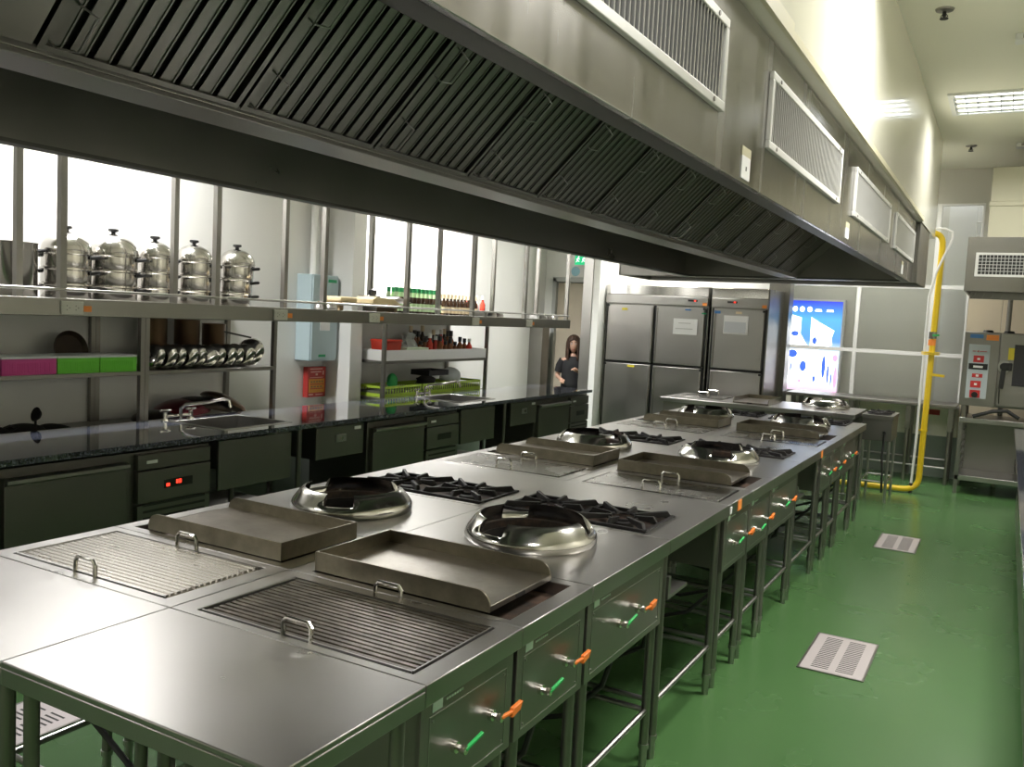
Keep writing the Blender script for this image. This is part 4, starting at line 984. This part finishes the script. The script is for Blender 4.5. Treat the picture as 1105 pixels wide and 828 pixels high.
def basket(ya, yb, label):
    o = thing('lime_basket', (-5.6, ya, .842), label, 'basket', 'lime green baskets on the sauce rack'); x0, x1 = -5.80, -5.46; z0, z1 = .842, .955
    mb = MB().frame(x0, x1, ya, yb, x0+.006, x1-.006, ya+.006, yb-.006, z0, z0+.035).frame(x0, x1, ya, yb, x0+.006, x1-.006, ya+.006, yb-.006, z1-.025, z1).box(x0+.006, x1-.006, ya+.006, yb-.006, z0, z0+.006)
    n = 14
    for k in range(n+1):
        y_ = ya+.004+(yb-ya-.008)*k/n; mb.box(x1-.006, x1, y_-.007, y_+.007, z0+.03, z1-.02).box(x0, x0+.006, y_-.007, y_+.007, z0+.03, z1-.02)
    mb.build('lattice', 'limeb', o)
    MB().box(x0+.01, x1-.01, ya+.01, yb-.01, z0+.007, z0+.06).build('contents', mat('mixed_packets', (.12, .13, .09), .7, noise=.6, nscale=25, bump=.5), o)
basket(7.15, 7.78, 'lime green basket, left of three on the sauce rack'); basket(7.82, 8.40, 'lime green basket, middle of three on the sauce rack'); basket(8.44, 9.0, 'lime green basket, right of three on the sauce rack')
def lump(x, y, z, rx, ry, rz_, m, name, label, cat, jag=.2):
    mb = MB(); mb.lathe([(max(0, math.sin(PI*i/8)), 1-math.cos(PI*i/8)) for i in range(9)], n=14); r_ = random.Random(int(y*100))
    mb.v = [(x+rx*v[0]*(1+r_.uniform(-jag, jag)), y+ry*v[1]*(1+r_.uniform(-jag, jag)), z+rz_*.5*v[2]) for v in mb.v]
    return tag(mb.build(name, m, sharp=80), label, cat)
lump(-5.58, 7.42, .905, .06, .05, .17, 'green', 'green_bundle', 'bright green packet poking up from the left lime basket', 'packet')
lump(-5.60, 8.06, .905, .10, .12, .13, 'pit', 'dark_packet', 'dark packet heaped in the middle lime basket', 'packet')
o = thing('black_tray', (-5.62, 8.15, 1.03), 'black shallow pan lying on top of the baskets', 'pan'); MB().frame(-5.75, -5.5, 7.98, 8.36, -5.745, -5.505, 7.985, 8.355, 1.03, 1.09).box(-5.745, -5.505, 7.985, 8.355, 1.03, 1.04).build('pan_body', 'black', o)
lump(-5.62, 8.58, .905, .10, .17, .20, 'clear', 'white_sack', 'pale crumpled sack standing in the right lime basket', 'sack')

# items on overhead shelf near the column
o = thing('long_board', (-5.02, 6.25, 1.77), 'brown board lying across the shelf with folded cloths', 'board')
MB().box(-5.12, -4.85, 5.72, 6.66, 1.765, 1.782).box(-5.1, -4.9, 5.75, 5.8, 1.71, 1.765).box(-5.1, -4.9, 6.5, 6.55, 1.71, 1.765).build('plank', 'wood', o, bevel=.003)
tag(MB().box(-5.08, -4.88, 5.74, 5.96, 1.783, 1.83).build('folded_cloth', 'towel', bevel=.015), 'small cream folded cloth at the left end of the board', 'cloth')
tag(MB().prism([(6.17, 1.783), (6.58, 1.783), (6.55, 1.80), (6.46, 1.835), (6.22, 1.845), (6.17, 1.82)], 'x', -5.10, -4.88).build('folded_cloth', 'towel', bevel=.006), 'large cream folded cloth at the right end of the board', 'cloth')
tag(MB().prism([(6.48, 1.84), (6.66, 1.80), (6.70, 1.815), (6.52, 1.855)], 'x', -5.05, -4.86).build('paper_packet', 'paper'), 'white packet sloping over the large folded cloth', 'packet')
tag(MB().box(-5.3+.1, -5.14, 6.35, 6.60, 1.71, 1.86).build('grey_tin_box', 'dsteel', bevel=.004), 'grey tin box behind the folded cloths', 'tin')
tag(MB().lathe([(0, 0), (.03, 0), (.04, .02), (.036, .05), (.015, .06), (0, .06)], (-5.17, 6.52, 1.861), 14).build('black_knob_lid', 'black'), 'small black lid on top of the grey tin', 'lid')
def mk_rest():
    o = local(thing('steel_burner_ring', (0,0,0), '', 'ring'))
    MB().lathe_open([(.05, 0), (.055, .02), (.045, .045), (.04, .045), (.045, .0)], n=18).build('ring_shell', 'steel', o); return o
for i, y_ in enumerate((5.52, 5.64)): get('rst', mk_rest, (-4.90, y_, 1.71), 0, 'small steel ring on shelf left of the board, %s' % ('nearer the post', 'nearer the board')[i], 'small steel rings on the overhead shelf')
for i, y_ in enumerate((8.25, 8.40, 9.45, 9.60, 9.75)): get('rst', mk_rest, (-4.90, y_, 1.71), 0, 'small steel ring toward the far end of the shelf, %s of five' % labs[i], 'small steel rings on the overhead shelf')
tag(MB().box(-5.05, -4.85, 9.25, 9.55, 1.757, 1.765).box(-5.0, -4.9, 9.3, 9.35, 1.71, 1.757).build('flat_pan', 'paper'), 'thin white tray at the far end of the overhead shelf', 'tray')
tag(MB().box(-5.1, -4.86, 8.0, 8.42, 1.757, 1.77).box(-5.05, -4.9, 8.1, 8.15, 1.71, 1.757).build('flat_pan', 'dsteel'), 'thin steel tray resting on the overhead shelf past the bottles', 'tray')

# ------------------------------------------------------------------ back table, lightbox
o = thing('back_table', (-1.7, 12.7, FZ), 'long narrow stainless table under the far glazing', 'table')
MB().box(-2.60, -.50, 12.36, 13.02, .85, .89).build('tabletop', 'dsteel', o, bevel=.004)
for x in (-2.5, -1.75, -1.05, -.56):
    for yy in (12.42, 12.95): MB().box(x-.03, x+.03, yy-.03, yy+.03, .55, .85).cyl((x, yy, FZ), (x, yy, .55), .024, 12).build('leg', 'dsteel', o)
for a, b_ in ((-2.5, -1.75), (-1.75, -1.05), (-1.05, -.56)): MB().cyl((a, 12.42, .08), (b_, 12.42, .08), .014, 8).cyl((a, 12.95, .12), (b_, 12.95, .12), .014, 8).build('stretcher', 'steel', o)
tag(MB().box(-.93, -.72, 13.04, 13.05, .70, .77).build('red_notice', 'redsign'), 'small red notice on the dado under the back table', 'notice')
o = thing('lightbox_poster', (-2.4, 13.4, .86), 'glowing blue and white lightbox poster behind the glass partition', 'lightbox')
x0, x1, z0, z1 = -2.88, -2.11, .86, 2.17; yy = 13.40
MB().box(x0-.03, x1+.03, yy, yy+.12, z0-.03, z1+.03).build('housing', 'alu', o, bevel=.004)
MB().box(x0, x1, yy-.004, yy, z0, z1).build('picture', 'picture', o)
def shp(poly, m, d=.006): return MB().prism(poly, 'y', yy-d-.002, yy-.004).build('printed_shape', m, o)
X_ = lambda u: x0+(x1-x0)*u
Z_ = lambda v: z0+(z1-z0)*v
shp([(X_(.45), Z_(.82)), (X_(.62), Z_(.76)), (X_(.88), Z_(.68)), (X_(.84), Z_(.60)), (X_(.86), Z_(.52)), (X_(.70), Z_(.48)), (X_(.46), Z_(.47))], 'picwhite')
shp([(X_(.08), Z_(.84)), (X_(.27), Z_(.81)), (X_(.27), Z_(.63)), (X_(.42), Z_(.49)), (X_(.05), Z_(.47))], 'picwhite')
shp([(X_(0), Z_(.08)), (X_(.92), Z_(.05)), (X_(.94), Z_(.42)), (X_(.55), Z_(.46)), (X_(0), Z_(.45))], 'picwhite')
for (u0, u1, v0, v1, m_) in ((.06, .24, .36, .45, 'picblue'), (.30, .42, .21, .33, 'picblue'), (.70, .77, .15, .40, 'picblue'), (.80, .84, .08, .30, 'picblue'), (.87, .90, .06, .22, 'picblue'), (.92, .99, .05, .28, 'picpink'), (.88, .98, .34, .42, 'picpink'), (.12, .15, .2, .3, 'picblue'), (.55, .60, .10, .17, 'picblue'), (.50, .58, .52, .60, 'picblue'), (.10, .24, .60, .66, 'picblue'), (0, .06, .12, .26, 'picblue'), (.28, .34, .08, .12, 'picpink')):
    uc, vc, ru, rv = (u0+u1)/2, (v0+v1)/2, (u1-u0)/2, (v1-v0)/2
    shp([(X_(uc+ru*math.cos(a)**3 if 0 else uc+ru*math.cos(a)), Z_(vc+rv*math.sin(a))) for a in [2*PI*i/14 for i in range(14)]], m_, .009)
for u in (.14, .27, .41): shp([(X_(u+.045*math.cos(a)), Z_(.905+.030*math.sin(a))) for a in [2*PI*i/14 for i in range(14)]], 'picwhite')
for u in (.57, .78): shp([(X_(u-.065), Z_(.885)), (X_(u+.065), Z_(.885)), (X_(u+.05), Z_(.91)), (X_(u-.05), Z_(.91))], 'picwhite')

# ------------------------------------------------------------------ combi oven, stand and hood at right
o = thing('combi_oven', (0, 12.1, .93), 'stainless combi oven on an open stand at the far right', 'oven')
MB().box(-.46, .75, 11.84, 12.6, .95, 1.83).build('body', 'dsteel', o, bevel=.006)
p = MB().box(-.455, -.085, 11.80, 11.84, .95, 1.825).build('control_column', 'dsteel', o, bevel=.004)
f_ = MB().box(-.40, -.18, 11.792, 11.80, 1.04, 1.68).build('control_fascia', mat('pale_blue_grey_fascia', (.45, .50, .53), .4), p, bevel=.002)
mb = MB().prism([(-.315, 1.60), (-.295, 1.615), (-.295, 1.585)], 'y', 11.789, 11.792).box(-.36, -.325, 11.789, 11.792, 1.596, 1.604).box(-.285, -.21, 11.789, 11.792, 1.596, 1.604); mb.build('emblem', 'red', f_)
for (a, b_, c, d) in ((-.345, -.235, 1.47, 1.55), (-.345, -.235, 1.29, 1.335), (-.355, -.245, 1.17, 1.25), (-.355, -.245, 1.05, 1.14)): 
    MB().box(a, b_, 11.789, 11.792, c, d).build('red_key', 'red', f_); MB().box((a+b_)/2-.015, (a+b_)/2+.015, 11.787, 11.789, (c+d)/2-.012, (c+d)/2+.012).build('key_symbol', 'white', f_)
MB().box(-.39, -.19, 11.788, 11.792, 1.385, 1.455).build('display', 'black', f_); MB().box(-.34, -.24, 11.786, 11.788, 1.405, 1.43).build('display_digits', 'white', f_)
MB().cyl((-.30, 11.792, 1.085), (-.30, 11.765, 1.085), .035, 18).build('dial', 'black', f_)
MB().box(-.40, -.26, 11.797, 11.80, 1.755, 1.80).build('sticker', 'bsticker', p); MB().box(-.23, -.10, 11.797, 11.80, 1.735, 1.80).build('sticker', 'osticker', p)
d_ = MB().box(-.075, .74, 11.79, 11.84, .97, 1.825).build('oven_door', 'dsteel', o, bevel=.006)
MB().box(.07, .62, 11.785, 11.79, 1.22, 1.70).build('door_glass', mat('dark_oven_glass', (.03, .03, .035), .08), d_)
MB().lathe([(0, 0), (.075, 0), (.07, .02), (0, .02)], (-.02, 11.79, 1.44), 22, Matrix.Rotation(PI/2, 3, 'X')).build('latch_rose', 'steel', d_)
MB().cyl((-.02, 11.77, 1.44), (-.02, 11.73, 1.44), .045, 16).box(-.02, .06, 11.735, 11.765, 1.395, 1.485).bar((-.02, 11.75, 1.44), (-.035, 11.745, 1.18), .05, .035, up=(0,1,0)).build('door_latch', 'black', d_, bevel=.006)
MB().box(.01, .12, 11.786, 11.79, 1.52, 1.66).build('sticker', 'ysticker', d_)
MB().cyl((-.04, 11.8, .97), (-.05, 11.76, 1.18), .006, 6).build('cable', 'black', o)
for x in (-.40, .68):
    for yy in (11.9, 12.5): MB().cyl((x, yy, .80), (x, yy, .95), .035, 12).build('foot', 'dsteel', o)
for k, x in enumerate((-.22, .0)): MB().lathe([(0, 1.83), (.06, 1.83), (.05, 1.855), (0, 1.86)], (x, 12.0, 0), 14).build('vent_cap', 'black', o)
o = thing('oven_stand', (.1, 12.1, FZ), 'open stainless stand under the combi oven', 'stand')
MB().box(-.44, .72, 11.85, 12.55, .74, .80).build('top_rail', 'steel', o, bevel=.004); MB().box(-.44, .72, 11.85, 12.55, .04, .10).build('bottom_shelf', 'steel', o, bevel=.004)
for x in (-.42, .70):
    for yy in (11.87, 12.53): MB().box(x-.022, x+.022, yy-.02, yy+.02, FZ, .74).build('leg', 'dsteel', o)
for k in range(6):
    for x in (-.385, .20): MB().box(x-.012, x+.012, 11.9, 12.5, .18+k*.09, .19+k*.09).build('tray_runner', 'dsteel', o)
MB().box(-.41, .69, 12.50, 12.52, .10, .72).build('back_panel', 'dsteel', o)
MB().tube([(-.30, 11.84, .82), (-.1, 11.83, .90), (.05, 11.83, .92), (.18, 11.84, .84)], .022, 8).build('drain_hose', 'rubber', o)
o = thing('oven_hood', (.3, 11.4, 2.27), 'small stainless hood with dark grille above the combi oven', 'hood')
MB().box(-.48, 1.6, 11.0, 11.02, ZB, 2.86).build('front_panel', 'hoodface', o)
MB().box(-.48, -.46, 11.02, 12.4, ZB, 2.86).box(-.46, 1.6, 12.38, 12.4, ZB, 2.86).box(-.46, 1.6, 11.02, 12.38, 2.84, 2.86).build('casing', 'dsteel', o)
g = MB()
for a in ((-.39, .9, 2.43, 2.455), (-.39, .9, 2.665, 2.69), (-.39, -.36, 2.455, 2.665), (.87, .9, 2.455, 2.665)): g.box(a[0], a[1], 10.985, 11.0, a[2], a[3])
g = g.build('vent_grille', 'ventf', o)
MB().box(-.36, .87, 10.996, 11.0, 2.455, 2.665).build('grille_back', 'slot', g)
mb = MB()
for k in range(1, 34): mb.box(-.36+k*.036-.003, -.36+k*.036+.003, 10.99, 10.996, 2.455, 2.665)
for k in range(1, 6): mb.box(-.36, .87, 10.99, 10.996, 2.455+k*.035-.003, 2.455+k*.035+.003)
mb.build('grille_mesh', 'louv', g)
mb = MB()
for k in range(20): mb.bar((-.40+k*.09, 11.10, 2.19), (-.36+k*.09, 11.10, 2.27), .03, .012)
mb.box(-.42, 1.5, 11.12, 11.16, 2.19, 2.27).build('baffle_filter', 'filter', o)
MB().box(-.30, 1.6, 11.05, 12.3, 2.86, 3.25).box(-.31, 1.61, 11.04, 12.31, 3.20, 3.25).box(-.30, 1.6, 11.05, 12.3, 3.25, 3.62).build('duct_box', 'olive', o, bevel=.004)
tag(MB().cyl((-.02, 12.75, FZ), (-.02, 12.75, 2.25), .03, 12).build('drain_pipe', 'dsteel'), 'grey vertical pipe behind the combi oven', 'pipe')
# right-hand counter
o = thing('right_counter', (.6, 5, FZ), 'speckled blue-grey granite counter at the right edge of the aisle', 'counter')
MB().box(.125, .95, -2.5, 10.4, .81, ZT).build('granite_top', 'granite', o, bevel=.003)
MB().box(.20, .92, -2.4, 10.2, FZ+.12, .81).build('base_cabinet', 'dsteel', o, bevel=.003)
for yy in (-2.2, 2, 6, 10.1):
    for x in (.24, .86): MB().cyl((x, yy, FZ), (x, yy, FZ+.12), .025, 10).build('foot', 'black', o)

# ------------------------------------------------------------------ floor drains
def drain(x0, x1, y0, y1, label, ax):
    o = thing('floor_drain', ((x0+x1)/2, (y0+y1)/2, FZ), label, 'floor drain', 'slotted floor drain covers')
    MB().frame(x0-.012, x1+.012, y0-.012, y1+.012, x0, x1, y0, y1, FZ, FZ+.006).build('rim', 'dsteel', o)
    MB().box(x0, x1, y0, y1, FZ+.0005, FZ+.005).build('cover', mat('drain_cover', (.55, .50, .50), .45, .4), o)
    mb = MB(); w = (x1-x0)
    n = int((y1-y0-.08)/.028)
    for c in (.30, .70):
        for k in range(n):
            y_ = y0+.05+k*.028; mb.box(x0+w*(c-.14), x0+w*(c+.14), y_, y_+.010, FZ+.005, FZ+.0056)
    mb.build('slots', 'slot', o)
drain(-.87, -.54, 5.02, 5.66, 'slotted grey floor drain in the aisle, nearer one', 0)
drain(-.88, -.56, 8.28, 8.90, 'slotted grey floor drain in the aisle, farther one', 0)
drain(-3.78, -3.44, 1.8, 2.42, 'slotted floor drain left of the island near the camera', 0)

# ------------------------------------------------------------------ person by the door
def person(x, y, rz):
    o = local(thing('person', (x, y, FZ), 'person in a black t-shirt peeking out beside the far door', 'person')); o.rotation_euler.z = rz
    K = 1.62/1.62
    V = []; E = []; R = []
    def j(p, r, par=None):
        V.append(p); R.append(r); i = len(V)-1
        if par is not None: E.append((par, i))
        return i
    pel = j((0, 0, .84), (.135, .10)); wa = j((0, 0, .98), (.115, .085), pel); ch = j((0, -.005, 1.15), (.135, .095), wa); sh = j((0, 0, 1.27), (.10, .075), ch)
    nk = j((0, 0, 1.34), (.045, .045), sh); hd0 = j((0, -.01, 1.385), (.045, .045), nk)
    hands = []
    for s in (-1, 1):
        hp = j((s*.085, 0, .78), (.085, .085), pel); kn = j((s*.09, -.01, .43), (.052, .055), hp); an = j((s*.09, .01, .07), (.035, .038), kn); j((s*.095, -.12, .03), (.035, .025), an)
        a = j((s*.155, 0, 1.25), (.050, .050), sh); 
        el = j((s*.215, .02, 1.03), (.034, .036), a)
        wr = j((s*.07 if s > 0 else -.16, -.20 if s > 0 else -.17, 1.13 if s > 0 else 1.0), (.023, .021), el)
        hands.append((s, Vector(V[wr]), (Vector(V[wr])-Vector(V[el])).normalized()))
    me = bpy.data.meshes.new('body'); me.from_pydata(V, E, []); b = bpy.data.objects.new('body', me); C.objects.link(b); b.parent = o
    me.materials.append(M['skin']); sk = b.modifiers.new('skin', 'SKIN'); sd = me.skin_vertices[0].data if me.skin_vertices else None
    if sd is None: me.attributes; 
    b.modifiers.new('sub', 'SUBSURF').levels = 2; b.modifiers['sub'].render_levels = 2
    bpy.context.view_layer.update()
    sd = me.skin_vertices[0].data
    for i, r in enumerate(R): sd[i].radius = r; sd[i].use_root = (i == 0)
    sk.use_smooth_shade = True
    # head with face
    mb = MB(); prof = []
    n = 14; vs = []; fs = []; cz = 1.49; ns = 20
    for i in range(n+1):
        a = PI*i/n; z = cz+.118*math.cos(a); r = math.sin(a)
        wx = .078*r*(1 if z > cz-.03 else 1-.32*((cz-.03-z)/.09)); wy = .094*r
        for k in range(ns):
            t_ = 2*PI*k/ns; px, py = wx*math.cos(t_), wy*math.sin(t_)
            if py < 0:
                if abs(px) < .016 and cz-.045 < z < cz+.015: py -= .016*(1-(z-(cz-.045))/.06*.7)
                if abs(abs(px)-.03) < .02 and cz < z < cz+.03: py += .007
                if z < cz-.08: py -= .008
            vs.append((px, py-.005, z))
    for i in range(n):
        for k in range(ns): fs.append((i*ns+k, (i+1)*ns+k, (i+1)*ns+(k+1) % ns, i*ns+(k+1) % ns))
    hd = mb.add(vs, fs).build('head', 'skin', o, sharp=180)
    for s in (-1, 1):
        MB().lathe([(0, -.010), (.012, -.004), (.013, .004), (0, .011)], (s*.030, -.088, 1.505), 12).build('eye', 'eye', hd)
        MB().lathe([(0, -.006), (.006, -.003), (.006, .003), (0, .006)], (s*.030, -.098, 1.505), 10).build('pupil', 'black', hd)
        MB().lathe([(0, -.03), (.012, -.015), (.014, .012), (0, .03)], (s*.080, .0, 1.49), 10).build('ear', 'skin', hd)
        MB().bar((s*.015, -.095, 1.527), (s*.045, -.086, 1.528), .006, .006).build('eyebrow', 'hair', hd)
    MB().tube([(-.022, -.085, 1.425), (0, -.096, 1.427), (.022, -.085, 1.425)], [.003, .006, .003], 8).build('mouth', 'lip', hd)
    # hair: cap over the crown with long sides down to the chest
    vs = []; fs = []; n = 12; ns = 24
    for i in range(n+1):
        z = 1.62-.36*(i/n)**1.3
        rr = math.sqrt(max(0, 1-((z-1.49)/.132)**2)) if z > 1.49 else 1
        for k in range(ns):
            a = math.radians(-62+304*k/(ns-1)) if z < 1.545 else 2*PI*k/(ns-1)-PI/2
            if z < 1.545: a = math.radians(-55+290*k/(ns-1))
            vs.append(((.092-.006*math.sin(k*2.1))*rr*math.cos(a), .106*rr*math.sin(a)+.004, z))
    for i in range(n):
        for k in range(ns-1): fs.append((i*ns+k, i*ns+k+1, (i+1)*ns+k+1, (i+1)*ns+k))
    hr = MB().add(vs, fs).build('hair', 'hair', o, sharp=180); sm = hr.modifiers.new('s', 'SOLIDIFY'); sm.thickness = .018
    # t-shirt and trousers
    def shell(name, m, rings, thick=.006):
        mb = MB(); vs = []; fs = []; ns = 20
        for (cx, cy, cz_, rx, ry) in rings:
            for k in range(ns): a = 2*PI*k/ns; vs.append((cx+rx*math.cos(a), cy+ry*math.sin(a), cz_))
        for i in range(len(rings)-1):
            for k in range(ns): fs.append((i*ns+k, i*ns+(k+1) % ns, (i+1)*ns+(k+1) % ns, (i+1)*ns+k))
        q = mb.add(vs, fs).build(name, m, o, sharp=180); s_ = q.modifiers.new('s', 'SOLIDIFY'); s_.thickness = thick; return q
    shell('t_shirt', 'tee', [(0,0,.82,.165,.125), (0,0,.95,.15,.115), (0,0,1.08,.155,.12), (0,0,1.18,.165,.12), (0,0,1.25,.165,.105), (0,0,1.29,.12,.085), (0,0,1.325,.065,.06)])
    for s in (-1, 1):
        MB().tube([(s*.135, 0, 1.265), (s*.18, .008, 1.18), (s*.20, .015, 1.09)], [.062, .062, .058], 14, cap=False).build('sleeve', 'tee', o)
    for s in (-1, 1): shell('trouser_leg', 'tee', [(s*.085,0,.86,.105,.11), (s*.088,0,.70,.095,.10), (s*.09,-.01,.43,.07,.075), (s*.09,.01,.08,.058,.062)])
    for s in (-1, 1): MB().box(s*.095-.042, s*.095+.042, -.17, .06, 0, .055).build('shoe', 'black', o, bevel=.018)
    for s, wp, d in hands:
        side = d.cross(Vector((0,0,1))).normalized(); up = side.cross(d)
        hm = MB().tube([wp-d*.01, wp+d*.02, wp+d*.055, wp+d*.08], [.020, .026, .029, .022], 12)
        for k, L_ in enumerate((.060, .070, .066, .052)):
            b0 = wp+d*.070+side*(-.021+.014*k); q1 = b0+d*L_*.45-up*.006; q2 = b0+d*L_*.75-up*.020; q3 = b0+d*L_*.85-up*.036
            hm.tube([b0, q1, q2, q3], [.0085, .008, .007, .006], 8)
        t0 = wp+d*.025+side*(-.022); hm.tube([t0, t0+d*.025-side*.018, t0+d*.05-side*.022-up*.008], [.010, .009, .007], 8)
        hm.build('hand', 'skin', o, sharp=180)
    return o
person(-5.425, 11.47, math.radians(25))

# ------------------------------------------------------------------ rescale working units to metres, floor at zero
S = .87
for o in list(bpy.data.objects):
    if '_o' in o: del o['_o']
    if o.parent is None:
        o.location = (Vector(o.location)+Vector((0, 0, -FZ)))*S; o.scale = Vector(o.scale)*S
    if o.type == 'LIGHT': o.data.energy *= 1.0

# ------------------------------------------------------------------ camera
f_px, yaw, pitch, roll = 951.46, 0.50925, 0.079068, -0.05169
cam = bpy.data.cameras.new('camera'); co = bpy.data.objects.new('camera', cam); C.objects.link(co)
cam.sensor_fit = 'HORIZONTAL'; cam.sensor_width = 36; cam.lens = 36*f_px/1105; cam.clip_start = .02
cy, sy = math.cos(yaw), math.sin(yaw)
fw = Vector((-sy*math.cos(pitch), cy*math.cos(pitch), -math.sin(pitch))); r0 = Vector((cy, sy, 0)); d0 = fw.cross(r0)
rt = r0*math.cos(roll)+d0*math.sin(roll); dn = -r0*math.sin(roll)+d0*math.cos(roll)
mw = Matrix(((rt.x, -dn.x, -fw.x, 0), (rt.y, -dn.y, -fw.y, 0), (rt.z, -dn.z, -fw.z, (1.76-FZ)*S), (0, 0, 0, 1)))
co.matrix_world = mw
sc = bpy.context.scene; sc.camera = co
sc.view_settings.view_transform = 'Standard'; sc.view_settings.look = 'None'; sc.view_settings.gamma = 1; sc.view_settings.exposure = -.08
sc.view_settings.use_curve_mapping = False
